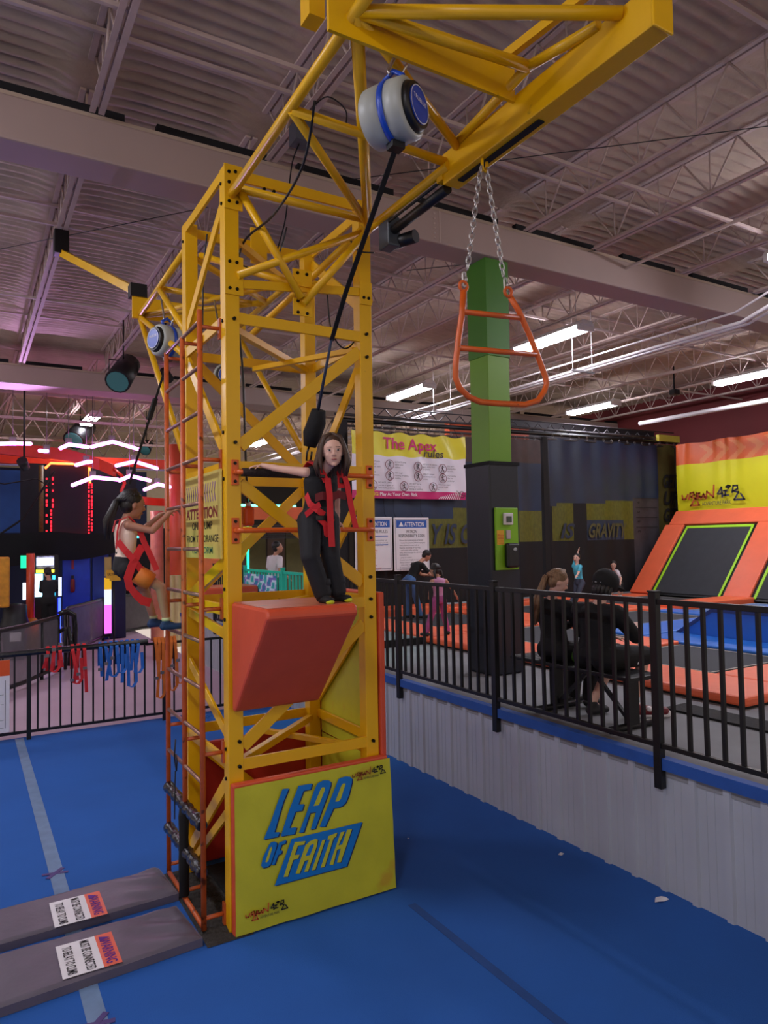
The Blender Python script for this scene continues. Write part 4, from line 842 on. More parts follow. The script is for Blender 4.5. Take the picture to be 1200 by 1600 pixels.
# belay device on arm
def belay(c, r, face, lab, up, nm='auto_belay'):
    c = V(c); d = V(face).normalized(); t = thing(nm, tuple(c), lab, 'belay device')
    CR_ = mat('belay_cream', '#A7AAA2', .4, var=.06); BLU = mat('belay_blue', '#1546B4', .35, var=.04)
    b = MB(); b.poly([c-d*.13, c-d*.115, c-d*.01], [r*.86, r*.95, r], 36); b.poly([c+d*.012, c+d*.09, c+d*.105], [r, r*.97, r*.85], 36); b.build('casing', CR_, t)
    b = MB(); b.poly([c-d*.014, c+d*.016], [r*1.02, r*1.02], 36); b.poly([c+V((0, 0, r*.9))-d*.03+V((.0, 0, .0)), c+V((0, 0, r*1.25))-d*.05, c+V((0, 0, r*1.45)), c+V((0, 0, r*1.2))+d*.05, c+V((0, 0, r*.92))+d*.03], .014, 8); b.build('blue_band', BLU, t)
    b = MB(); b.poly([c+d*.1, c+d*.135], [r*.82, r*.72], 32); b.build('side_cover', BLK, t)
    b = MB(); b.poly([c+d*.135, c+d*.139], [r*.6, r*.6], 32); lb = b.build('round_label', BLU, t)
    b = MB(); s = d.cross(V((0, 0, 1))).normalized()*-1; q = c+d*.1405
    stroke(b, [(r*.585*math.cos(a), r*.585*math.sin(a)) for a in [k*math.pi/14 for k in range(28)]], q, s, (0, 0, 1), d, r*.03, m=PRIW, closed=True)
    text(b, 'TRUBLUE', q+s*(-r*.42)+V((0, 0, r*.08)), s, (0, 0, 1), d, r*.2, w=r*.84, m=PRIW); b.build('lettering', None, lb)
    b = MB(); b.box(c.x-.03, c.x+.04, c.y-.03, c.y+.03, c.z-r-.03, c.z-r+.03); b.build('webbing_outlet', BLK, t)
    b = MB(); b.poly([c+V((-.02, 0, r*1.3)), c+V((-.02, .02, r*1.5)), V(up)], .009, 8); b.poly([c+V((.03, 0, r)), c+V((.05, .0, r*1.5)), V(up)+V((.07, 0, -.02))], .006, 8); b.build('hanger', CHAINM, t); return t
belay((1.79, 2.86, 4.585), .148, (.48, -.87, 0), 'grey and blue round auto belay device hanging inside the arm', (1.78, 2.79, 4.87))
belay((1.5, 6.2, 4.27), .14, (-.85, -.3, 0), 'blue and black auto belay device behind the tower above the ladder', (1.5, 6.45, 4.8))
belay((2.0, 6.1, 3.98), .12, (-.3, -.9, 0), 'smaller black belay unit behind the left tower posts', (2.0, 6.45, 4.8))
# webbing from the belay to the child
t = thing('belay_strap', (1.9, 3.6, 3.3), 'long black and navy belay strap slanting down to the standing child', 'strap')
b = MB(); b.ribbon([(1.8, 2.87, 4.42), (1.87, 3.55, 3.93), (1.9, 3.8, 3.72)], (.032, .01, 0), .004); b.build('upper_webbing', BLKF, t)
b = MB(); b.poly([(1.9, 3.8, 3.73), (1.95, 4.12, 3.33)], [.014, .02], 8, flat=.5); b.build('lower_webbing', mat('navy_webbing', '#10213f', .7), t)
b = MB(); b.poly([(1.95, 4.1, 3.35), (1.95, 4.13, 3.28), (1.93, 4.16, 3.2), (1.92, 4.18, 3.12)], [.045, .06, .062, .04], 12); b.build('padded_sleeve', BLKF, t)
b = MB(); b.poly([(1.92, 4.18, 3.13), (1.9, 4.18, 3.08), (1.9, 4.19, 3.03), (1.93, 4.19, 3.03), (1.935, 4.18, 3.09)], .007, 6); b.build('carabiner', BLK, t)
t = thing('belay_strap', (1.2, 5.8, 3.6), 'thin black belay strap running down to the climbing child', 'strap')
b = MB(); b.ribbon([(1.5, 6.18, 4.1), (1.3, 5.85, 3.62), (1.03, 5.42, 2.95)], (.02, .02, 0), .004); b.build('webbing', BLKF, t)
b = MB(); b.ribbon([(1.33, 5.9, 3.7), (1.25, 5.77, 3.5)], (.035, .03, 0), .02); b.build('sleeve', BLKF, t)
# loose cables
def cable(pts, lab, r=.006):
    b = MB(); P = [V(p) for p in pts]; out = []
    for i in range(len(P)-1):
        a = P[max(i-1, 0)]; c = P[i]; d = P[i+1]; e = P[min(i+2, len(P)-1)]
        for q in range(5):
            u = q/5; out.append(.5*((2*c)+(d-a)*u+(2*a-5*c+4*d-e)*u*u+(3*c-a-3*d+e)*u**3))
    out.append(P[-1]); b.poly(out, r, 6); tag(b.build('cable', BLK), lab, 'cable')
cable([(1.62, 3.4, 4.9), (1.68, 3.7, 4.7), (1.7, 4.2, 4.62), (1.66, 4.7, 4.6), (1.6, 4.66, 4.2), (1.64, 4.66, 3.7), (1.66, 4.68, 3.2), (1.68, 4.7, 2.78)], 'black cable dropping inside the tower beside the front left post', .008)
cable([(1.58, 4.9, 4.75), (1.7, 4.9, 4.55), (1.85, 4.8, 4.5), (1.95, 4.75, 4.6), (2.0, 4.7, 4.8)], 'black cable loop in the top of the tower')
cable([(2.25, 4.56, 4.3), (2.3, 4.6, 4.05), (2.4, 4.6, 3.93), (2.5, 4.6, 4.02), (2.52, 4.6, 4.25)], 'looped black cable under the bracketed crossbar')
cable([(2.36, 4.44, 4.72), (2.42, 4.4, 4.6), (2.5, 4.3, 4.56)], 'short black cable to the actuator')
cable([(1.56, 5.2, 4.85), (1.56, 5.3, 4.6), (1.55, 5.3, 4.2), (1.54, 5.3, 3.8)], 'black cable on the left face of the tower top')
# joist box with wires beyond the arm
b = MB(); b.box(2.44, 2.6, 5.5, 5.66, 6.0, 6.18); tag(b.build('junction_box', mat('box_grey', '#4b4b55', .5)), 'grey junction box under a joist behind the arm', 'junction box')
cable([(2.5, 5.58, 6.0), (2.42, 5.55, 5.8), (2.36, 5.5, 5.5), (2.3, 5.45, 5.2), (2.2, 5.4, 4.9)], 'black cable hanging from the junction box behind the arm')
cable([(2.52, 5.3, 6.2), (2.5, 5.0, 6.1), (2.55, 4.8, 5.9), (2.5, 4.7, 5.7)], 'black cable end dangling beside the diagonal arm tube')
for a, c_, l in (((3.3, 6.3, 6.2), (6.5, 3.1, 6.1), 'thin guy wire crossing the ceiling right of the trapeze chains'), ((-.6, 10.8, 6.15), (2.5, 7.1, 6.15), 'thin guy wire crossing the ceiling at the left'), ((7.0, 6.3, 6.2), (4.9, 7.6, 6.0), 'thin wire slanting behind the green column top')):
    b = MB(); b.tube(a, c_, .005, 6); tag(b.build('guy_wire', BLK), l, 'wire')
# orange jug hanging in tower
t = thing('jug', (1.72, 4.72, 2.58), 'orange plastic jug with white cap hanging inside the tower', 'jug')
b = MB(); b.box(1.66, 1.735, 4.7, 4.78, 2.62, 2.76); b.build('body', mat('orange_plastic', '#E0561A', .35), t, bevel=.02)
b = MB(); b.poly([(1.7, 4.74, 2.76), (1.7, 4.74, 2.79)], .02, 10); b.build('cap', PRIW, t)
# ------------------------------------------------------------------ left hall
MAG = emis('magenta_neon', '#FF8AFF', NEON_POWER)
def neon(pts, lab, r=.045):
    t = thing('neon_light', pts[len(pts)//2], lab, 'neon light'); 
    for a, c in zip(pts[:-1], pts[1:]): b = MB(); b.capsule(a, r, c, r, 10); b.build('light_tube', MAG, t)
    m = V(pts[len(pts)//2]); b = MB(); b.box(m.x-.07, m.x+.07, m.y+.06, m.y+.14, m.z-.05, m.z+.16); b.tube(m+V((0, .1, .1)), (m.x, m.y+.1, 6.76), .008, 6); b.build('hanger', GALV, t)
ch = [([(1.89, 4.8), (2.07, 4.9), (2.48, 4.86)], 'leftmost magenta chevron light above the orange rail'), ([(2.57, 4.87), (3.04, 5.02), (3.63, 4.87)], 'highest magenta chevron light'),
      ([(2.23, 4.42), (2.46, 4.5), (2.55, 4.51)], 'short magenta light under the orange rail'), ([(3.13, 4.44), (3.55, 4.56), (4.08, 4.41)], 'magenta chevron light in the second row at right'),
      ([(2.15, 3.94), (2.6, 4.14), (3.15, 4.1)], 'long magenta chevron light over the red outlined frame'), ([(3.2, 4.08), (3.45, 4.2), (3.91, 4.1)], 'magenta chevron light right above the climbing child'), ([(3.79, 3.87), (4.11, 4.01), (4.4, 3.95)], 'magenta chevron light nearest the orange column'),
      ([(.5, 4.82), (.9, 4.86), (1.25, 4.87)], 'magenta light at the left edge between the two red rails'), ([(1.45, 4.72), (1.6, 4.72)], 'tiny magenta light under the rail')]
for p, l in ch: neon([(x, 18.0, z) for x, z in p], l, .045)
RRED = mat('red_rail', '#D93A22', .35, var=.1)
b = MB(); b.ribbon([(-3, 19.6, 5.0), (.71, 19.6, 4.94), (1.72, 19.6, 4.87), (2.26, 19.6, 4.82), (2.67, 19.6, 4.72), (3.0, 19.6, 4.62), (3.3, 19.3, 4.45)], (0, 0, .3), .16); b.poly([(3.28, 19.3, 4.5), (3.45, 19.1, 4.3), (3.5, 19, 4.1), (3.42, 19, 3.9), (3.55, 19, 3.74), (3.8, 19, 3.66)], .045, 8); b.ribbon([(3.75, 19, 3.68), (4.2, 19.1, 3.64), (4.9, 19.3, 3.62)], (0, 0, .2), .12); tag(b.build('coaster_rail', RRED), 'curving orange-red zip coaster rail under the purple lights', 'rail')
b = MB(); b.box(-3, 5.0, 21, 21.2, 4.72, 4.98); tag(b.build('steel_beam', RRED), 'straight red beam behind the curving rail', 'beam')
b = MB(); b.box(-3, 5.0, 21.0, 21.05, 4.66, 4.7); tag(b.build('steel_beam', mat('pale_beam', '#8c86a6', .5)), 'pale thin beam under the red beam', 'beam')
BLW = mat('blue_net_panel', '#1f4a8e', .7, var=.2, vscale=2); NVW = mat('navy_panel', '#0f1c44', .6, var=.1)
b = MB(); b.box(-3, 1.35, 21.6, 21.7, 2.9, 4.6); tag(b.build('net_wall', BLW), 'blue netting wall at the upper left', 'panel')
for x0, x1, m, l in ((2.17, 2.85, mat('royal_panel', '#1a45c0', .45), 'bright blue padded panel beside the arcade'), (2.9, 3.3, mat('blue_panel', '#14388c', .5), 'darker blue padded panel next to the bright one'), (3.33, 3.75, NVW, 'navy padded panel left of the tall display')):
    b = MB(); b.box(x0, x1, 20.2, 20.3, .0, 2.5); tag(b.build('padded_panel', m, bevel=.02), l, 'panel')
# dark net canopy
t = thing('net_canopy', (1, 19.6, 2.4), 'sagging black net canopy over the arcade corner', 'netting')
b = MB(); NETM = mat('net_canopy', '#0d0e15', .8, var=.3, vscale=30); b.grid(lambda u, v: (-2.5+6*u, 19.4+.5*v, 2.85-.55*v-.25*math.sin(u*math.pi)*v+.03*math.sin(u*20)), 40, 8); b.build('net', NETM, t)
b = MB(); b.grid(lambda u, v: (1.2+2.9*u, 20.6, 2.8+1.9*v), 4, 4); b.build('net_wall', mat('net_dark', '#10111d', .8, var=.3, vscale=6), t)
b = MB(); b.poly([(1.65, 20.1, 2.3), (1.65, 20.1, 4.6)], .06, 8); b.build('pole', mat('netted_pole', '#5a4b1e', .6, var=.4, vscale=20), t)
b = MB(); b.poly([(-.2, 19.5, 4.2), (.8, 19.5, 4.05), (1.5, 19.5, 4.2), (1.8, 19.5, 4.0)], .015, 6); b.poly([(1.9, 19.5, 4.4), (1.2, 19.4, 3.2), (.4, 19.4, 2.6)], .025, 6); b.build('net_rope', BLKF, t)
# red led frame
t = thing('led_frame', (2.3, 19.9, 2.75), 'large rectangle outlined with red LED strips above the arcade', 'light frame')
REDL = emis('red_led', '#FF1B2A', 2.2); ORNL = emis('orange_led', '#FF5A28', 5.0)
b = MB(); b.poly([(1.72, 19.85, 4.5), (1.85, 19.85, 4.64), (2.77, 19.85, 4.64)], .03, 6); b.poly([(2.77, 19.85, 4.64), (2.79, 19.85, 4.15)], .03, 6); b.build('bright_strip', ORNL, t)
random.seed(9)
for nm, x, z0, z1 in (('a', 2.76, 2.8, 4.15), ('b', 2.83, 2.9, 4.1), ('c', 1.86, 2.8, 3.5), ('d', 1.9, 3.5, 4.3), ('e', 1.76, 2.75, 4.3)):
    b = MB(); z = z0
    while z < z1:
        h = random.uniform(.03, .1); b.box(x-.016, x+.016, 19.83, 19.86, z, z+h); z += h+random.uniform(.02, .06 if nm in 'abc' else .2)
    b.build('dotted_strip', REDL, t)
b = MB(); b.box(1.86, 2.8, 19.83, 19.86, 2.76, 2.8); b.build('bottom_strip', REDL, t); b = MB(); b.ell((1.77, 19.83, 2.42), (.035, .03, .05)); b.build('lamp_drop', REDL, t)
b = MB(); b.box(1.86, 2.8, 19.9, 19.95, 2.78, 4.64); b.build('backing', mat('led_backing', '#15101c', .7), t)
# arcade machine
t = thing('arcade_machine', (1.75, 19.0, 0), 'glowing arcade machine with bright screen and marquee at the far left', 'arcade machine')
b = MB(); b.box(1.3, 1.95, 19.0, 19.5, 0, 2.3); b.build('cabinet', mat('arcade_black', '#0c0c14', .4), t)
b = MB(); b.box(1.42, 1.6, 18.96, 19.0, 1.3, 1.85); b.build('screen', emis('screen_cyan', '#9fe8ff', 2.5), t)
b = MB(); b.box(1.45, 1.85, 18.96, 19.0, 1.98, 2.28); b.build('marquee', mat('marquee', '#b9c4ff', .4, var=.9, vscale=14, emit=0), t)
b = MB(); b.box(1.45, 1.85, 18.94, 18.958, 1.88, 1.95); b.build('marquee_strip', emis('marquee_yellow', '#f5e83a', 2), t)
b = MB(); b.box(1.46, 1.84, 18.94, 18.958, 2.05, 2.24); b.build('marquee_glow', emis('marquee_white', '#cfd8ff', 1.0), t)
for x, z0, z1, m in ((1.2, 1.25, 1.65, 'w'), (1.98, 1.3, 1.75, 'w'), (1.84, 1.2, 1.8, 'c'), (1.97, .1, 1.25, 'b')):
    b = MB(); b.box(x-.03, x+.03, 18.95, 18.98, z0, z1); b.build('light_strip', emis('led_white', '#c9d6ff', 3) if m == 'w' else emis('led_cyan', '#38d6ff', 2) if m == 'c' else emis('led_blue', '#2a3cff', 5), t)
b = MB(); b.box(1.12, 1.25, 18.9, 19.0, 2.0, 2.3); tag(b.build('green_display', emis('green_glow', '#17d48a', 1.2)), 'small green glowing display beside the orange pillar', 'display')
t = thing('pillar', (1.3, 18.5, 0), 'orange round pillar with yellow padded foot in front of the arcade', 'pillar')
b = MB(); b.poly([(1.3, 18.5, .4), (1.3, 18.5, 2.35)], .09, 16); b.build('shaft', mat('orange_pillar', '#D2502A', .4), t)
b = MB(); b.poly([(1.3, 18.5, 0), (1.3, 18.5, .75), (1.3, 18.5, .85)], [.22, .2, .1], 12); b.build('padded_foot', mat('amber_foam', '#C08A1A', .6), t)
b = MB(); b.ell((1.52, 18.2, .75), (.05, .05, .05)); tag(b.build('warning_light', emis('red_glow', '#ff2a2a', 8)), 'small red light glowing beside the pillar foot', 'light')
t = thing('trash_bin', (.95, 18, 0), 'dark grey trash bin with paper label at the far left', 'bin')
b = MB(); b.poly([(.95, 18, .02), (.95, 18, .7)], [.22, .26], 18); b.build('bin_body', mat('bin_grey', '#3d444c', .5), t)
b = MB(); b.poly([(.95, 18, .7), (.95, 18, .78), (.95, 18, .95), (.95, 18, 1.2), (.95, 18, 1.24)], [.31, .3, .25, .24, .1], 18); b.build('lid', mat('bin_dark', '#202429', .5), t)
b = MB(); b.box(.84, 1.06, 17.72, 17.74, .42, .62); b.build('label_plate', PRIW, t)
b = MB(); b.box(.55, .82, 17.4, 17.6, 1.2, 2.3); tag(b.build('hanging_cushion', mat('amber_wrap', '#C98A20', .5, var=.3), bevel=.04), 'amber padded column piece at the left edge', 'padding')
t = thing('fire_extinguisher', (2.45, 20.1, 1.3), 'red fire extinguisher on the bright blue panel', 'fire extinguisher')
b = MB(); b.capsule((2.4, 20.12, 1.35), .06, (2.4, 20.12, 1.6), .055, 12); b.build('cylinder', mat('ext_red', '#7d1016', .35), t); b = MB(); b.box(2.37, 2.43, 20.09, 20.15, 1.66, 1.74); b.build('valve', BLK, t); b = MB(); b.box(2.35, 2.45, 20.12, 20.21, 1.45, 1.5); b.build('wall_bracket', BLK, t)
b = MB(); b.box(2.38, 2.44, 20.17, 20.19, 1.9, 2.2); tag(b.build('wall_sign', mat('sign_red', '#8f2440', .5)), 'small red upright sign above the fire extinguisher', 'sign')
# curved barrier
def barrier(pts, lab, net=True):
    t = thing('barrier', pts[0], lab, 'barrier')
    b = MB(); b.poly([(x, y, 1.1) for x, y, _ in pts], .04, 8); b.build('top_rail', BLK, t)
    b = MB(); b.poly([(x, y, .1) for x, y, _ in pts], .04, 8); b.build('bottom_rail', BLK, t)
    for x, y, _ in pts[::2]: b = MB(); b.tube((x, y, 0), (x, y, 1.1), .035, 8); b.build('post', BLK, t)
    b = MB()
    for a, c in zip(pts[:-1], pts[1:]): b.face([(a[0], a[1], .12), (c[0], c[1], .12), (c[0], c[1], 1.06), (a[0], a[1], 1.06)])
    b.build('mesh_screen', mat('grey_screen', '#6f6a70', .7, var=.12, alpha=.72), t)
barrier([(-.6, 12.6, 0), (0, 13.1, 0), (.48, 13.6, 0), (.9, 14.2, 0), (1.24, 14.9, 0), (1.45, 15.3, 0), (1.6, 15.6, 0)], 'curved grey screen barrier with black top rail at the left')
barrier([(1.75, 15.8, 0), (1.85, 16.6, 0), (2.0, 17.6, 0), (2.5, 18.6, 0), (3.13, 20.0, 0), (3.9, 20.9, 0), (4.8, 21.7, 0)], 'farther barrier with dark mesh leading to the orange column')
b = MB(); b.poly([(1.62, 15.6, 1.15), (1.75, 15.65, 1.2), (1.9, 15.7, 1.1), (1.92, 15.7, .8), (1.9, 15.7, .1)], .055, 8); b.poly([(1.62, 15.6, .8), (1.78, 15.6, .86), (1.84, 15.6, .5), (1.8, 15.6, .1)], .05, 8); tag(b.build('turnstile', mat('black_gloss', '#0d0d11', .25, bump=.3, bscale=30)), 'black padded pipe turnstile between the two barriers', 'turnstile')
# dark kiosk, display, sign
b = MB(); b.box(3.85, 5.2, 21.9, 22.2, 0, 3.0); tag(b.build('dark_kiosk', mat('kiosk_black', '#111318', .6, var=.2)), 'dark kiosk behind the climbing child', 'kiosk')
t = thing('tall_display', (3.2, 19.9, .0), 'tall narrow lit display with yellow, white and pink bands', 'display')
for z0, z1, m in ((1.7, 2.2, mat('disp_cream', '#b3a55f', .5)), (1.35, 1.66, emis('disp_yellow', '#c99b1c', .6)), (.95, 1.35, emis('disp_white', '#b8c2e8', 1.0)), (.2, .95, emis('disp_pink', '#d65ad0', 1.2))):
    b = MB(); b.box(3.13, 3.3, 19.75, 19.8, z0, z1); b.build('band', m, t)
t = thing('ultimate_sign', (3.3, 17.9, 1.7), 'yellow ticket-shaped sign reading ULTIMATE', 'sign')
b = MB(); b.box(2.87, 3.25, 17.9, 17.92, 1.72, 1.92); b.box(2.95, 3.2, 17.9, 17.92, 1.66, 1.72); b.build('panel', mat('sign_amber', '#D9A32A', .5), t)
b = MB(); text(b, 'ULTIMATE', (2.9, 17.898, 1.79), XX, YY, NN, .08, w=.32, bold=.02, m=PRK); b.build('lettering', None, t); b = MB(); b.tube((3.05, 17.93, 1.7), (3.05, 17.93, .0), .02, 6); b.build('stand', BLK, t)
# orange round column and pale column behind the climber
OC = mat('orange_column_vinyl', '#D8573A', .45, var=.08, vscale=2)
b = MB(); b.poly([(4.7, 18.6, 0), (4.7, 18.6, 5.1)], .2, 18); tag(b.build('padded_column', OC), 'tall orange padded round column behind the ladder', 'column')
b = MB(); b.poly([(4.35, 19.2, 0), (4.35, 19.2, 3.4)], .17, 14); tag(b.build('padded_column', mat('salmon_vinyl', '#D98A72', .5)), 'salmon padded post just left of the tall orange column', 'column')
b = MB(); b.grid(lambda u, v: (4.2+1.3*u, 17.6+.04*math.sin(u*50), 0+1.75*v), 60, 6); tag(b.build('draped_curtain', mat('cream_curtain', '#C9B489', .7)), 'cream pleated curtain behind the lower ladder', 'curtain')
b = MB(); b.poly([(3.35, 20.25, 2.5), (3.3, 20.25, 2.64), (3.6, 20.25, 2.73), (4.1, 20.25, 2.73)], .03, 6); tag(b.build('neon_light', emis('cyan_neon', '#2fd6ff', 3)), 'small cyan neon line left of the climbing child', 'neon light')
# things seen through the tower
b = MB(); b.box(5.6, 8.6, 17, 17.2, 3.1, 3.42); tag(b.build('steel_beam', OPAD), 'orange beam seen through the middle of the tower', 'beam')
b = MB(); b.poly([(5.9, 17.03, 3.46), (7.4, 17.03, 3.445)], .03, 6); tag(b.build('neon_light', emis('teal_neon', '#5affd0', 3.5)), 'thin teal light line above the orange beam', 'neon light')
b = MB(); b.poly([(5.88, 16.45, .93), (5.88, 16.45, 3.6)], .03, 6); tag(b.build('neon_light', emis('teal_neon2', '#20e0a8', 2.2)), 'upright teal light line behind the orange jug', 'neon light')
b = MB(); b.prism([(4.5, 16.0, .9), (4.6, 16, 1.4), (5.6, 16.0, 2.9), (5.7, 16.0, 3.3), (4.5, 16.0, 3.3)], (0, .1, 0)); tag(b.build('climbing_wall', mat('salmon_panel', '#F0804A', .5)), 'orange sloping climbing panel seen behind the left posts', 'panel')
b = MB(); b.prism([(4.7, 15.95, .92), (4.95, 15.95, .92), (5.9, 15.95, 2.7), (5.8, 15.95, 2.9), (5.6, 15.95, 2.9)], (0, .04, 0)); tag(b.build('climbing_wall', mat('yellow_panel', '#F2C42E', .5)), 'yellow sloping edge of the orange climbing panel', 'panel')
OLV = mat('olive_panel', '#5a5432', .7); BRN = mat('brown_panel', '#54433c', .7)
for i in range(6): b = MB(); b.box(6.0+i*.55, 6.5+i*.55, 18.3, 18.4, .9, 3.0); tag(b.build('wall_panel', OLV if i % 2 else BRN), ['leftmost brown', 'leftmost olive', 'middle brown', 'middle olive', 'rightmost brown', 'rightmost olive'][i]+' upright wall panel behind the man in white', 'panel')
b = MB()
for i in range(8): b.box(6.5, 8.0, 18.27, 18.3, 2.62+i*.05, 2.635+i*.05)
tag(b.build('vent_louvre', mat('louvre', '#55555c', .5)), 'dark slatted louvre panel seen above the man in white', 'louvre')
t = thing('graffiti_banner', (4.19, 11.1, 1.1), 'blue and purple splashed banner tied to the railing behind the tower', 'banner')
b = MB(); GB = [mat('graf_blue', '#1f7fae', .5), mat('graf_purple', '#7d62b8', .5), mat('graf_white', '#c8d4e8', .5), mat('graf_teal', '#2aa8a8', .5)]
random.seed(12); cloth(b, lambda u, v: (4.195, 10.45+1.5*u, 1.08+.9*v), 40, 26, lambda u, v: GB[int((math.sin(u*17+v*23)+math.sin(u*31-v*9)*.8+2)*1.1) % 4]); b.build('sheet', None, t)
t = thing('foam_platform', (3.73, 11.5, 0), 'orange-red foam platform on a dark stand seen behind the tower', 'platform')
b = MB(); b.box(3.28, 4.18, 11.2, 11.9, 1.64, 1.8); b.build('foam_top', RPAD, t, bevel=.03)
b = MB(); b.box(3.93, 4.03, 11.5, 11.6, 0, 1.64); b.build('stand', BLKF, t)
# coloured stage lights that stand in the hall
def spot(c, tgt, col, e, ang, lab, r=.08):
    c = V(c); t = thing('colour_spotlight', tuple(c), lab, 'stage light', 'coloured spotlights outside the picture'); d = (V(tgt)-c).normalized()
    b = MB(); b.poly([c-d*.3, c-d*.05], [.09, .11], 12); b.tube(c-d*.2, (c.x-d.x*.2, c.y-d.y*.2, 6.77 if c.z > 2 else 0), .02, 6); b.build('housing', BLK, t)
    l = bpy.data.lights.new('colour_lamp', 'SPOT'); l.energy = e; l.color = col; l.spot_size = math.radians(ang); l.spot_blend = .5; l.shadow_soft_size = r
    o = bpy.data.objects.new('colour_lamp', l); COL.objects.link(o); o.location = c-V(t['_w']); o.parent = t; o.rotation_euler = d.to_track_quat('-Z', 'Y').to_euler()
spot((-2.5, 2.5, 1.2), (1.5, 5.05, 2.2), (.05, 1, .5), 90, 11, 'green spotlight beyond the left edge shining on the tower side')
spot((3.3, 13.5, 5.6), (4.3, 10.4, 1.6), (.0, 1, .75), 200, 30, 'teal spotlight behind the tower shining on the railing')
spot((1.0, 17.0, 4.4), (-.5, 14.0, 6.7), (.7, .4, 1), 260, 100, 'purple uplight in the left hall washing the ceiling')
# ------------------------------------------------------------------ people
def hand(b, w, d, pn, s, curl=.4, side=1, spread=.12, r=.0085):
    """palm plus five fingers; w wrist, d direction, pn palm normal, side +1/-1 puts the thumb"""
    w = V(w); d = V(d).normalized(); pn = V(pn); pn = (pn-d*pn.dot(d)).normalized(); t = d.cross(pn)*side
    L = .085*s
    for i, o in enumerate((-.028, -.01, .01, .028)):
        k = w+d*L*(1-.06*abs(i-1.3))+t*o*s; b.capsule(w+t*o*.6*s, .012*s, k, .0115*s, 8)
        fl = (.062, .078, .082, .072)[i]*s*.95; p = k; dd = (d+t*o*spread*12).normalized(); ang = curl*(.9+.1*i)
        for j, fr in enumerate((.45, .3, .25)):
            dd = (dd*math.cos(ang)+pn*math.sin(ang)).normalized(); q = p+dd*fl*fr; b.capsule(p, r*s*(1-.08*j), q, r*s*(.93-.08*j), 8); p = q
    b.ell(w+d*L*.5, (.036*s, .012*s, .045*s), (t, pn, d))
    p = w+d*.02*s+t*.026*s; dd = (d*.6+t*.8+pn*.25).normalized(); q = p+dd*.034*s; b.capsule(p, .0125*s, q, .0105*s, 8); dd = (d*.85+t*.35+pn*.35).normalized(); q2 = q+dd*.03*s; b.capsule(q, .0102*s, q2, .0085*s, 8); b.capsule(q2, .0085*s, q2+(dd+pn*.3).normalized()*.02*s, .0075*s, 8)
def foot(b, an, toe, s, up=(0, 0, 1), grow=1.0):
    an = V(an); toe = V(toe); d = toe-an; d.z = 0 if abs(d.z) < .12 else d.z*.3; d.normalize(); h = V((an.x, an.y, toe.z))-d*.03*s+V((0, 0, .005))
    b.capsule(an, .036*s*grow, h, .036*s*grow, 12); b.capsule(h, .034*s*grow, toe-d*.02*s, .03*s*grow, 12, flat=1.25, up=(0, 0, 1)); b.capsule(an-V((0, 0, .01)), .034*s*grow, h.lerp(toe, .55), .031*s*grow, 12)
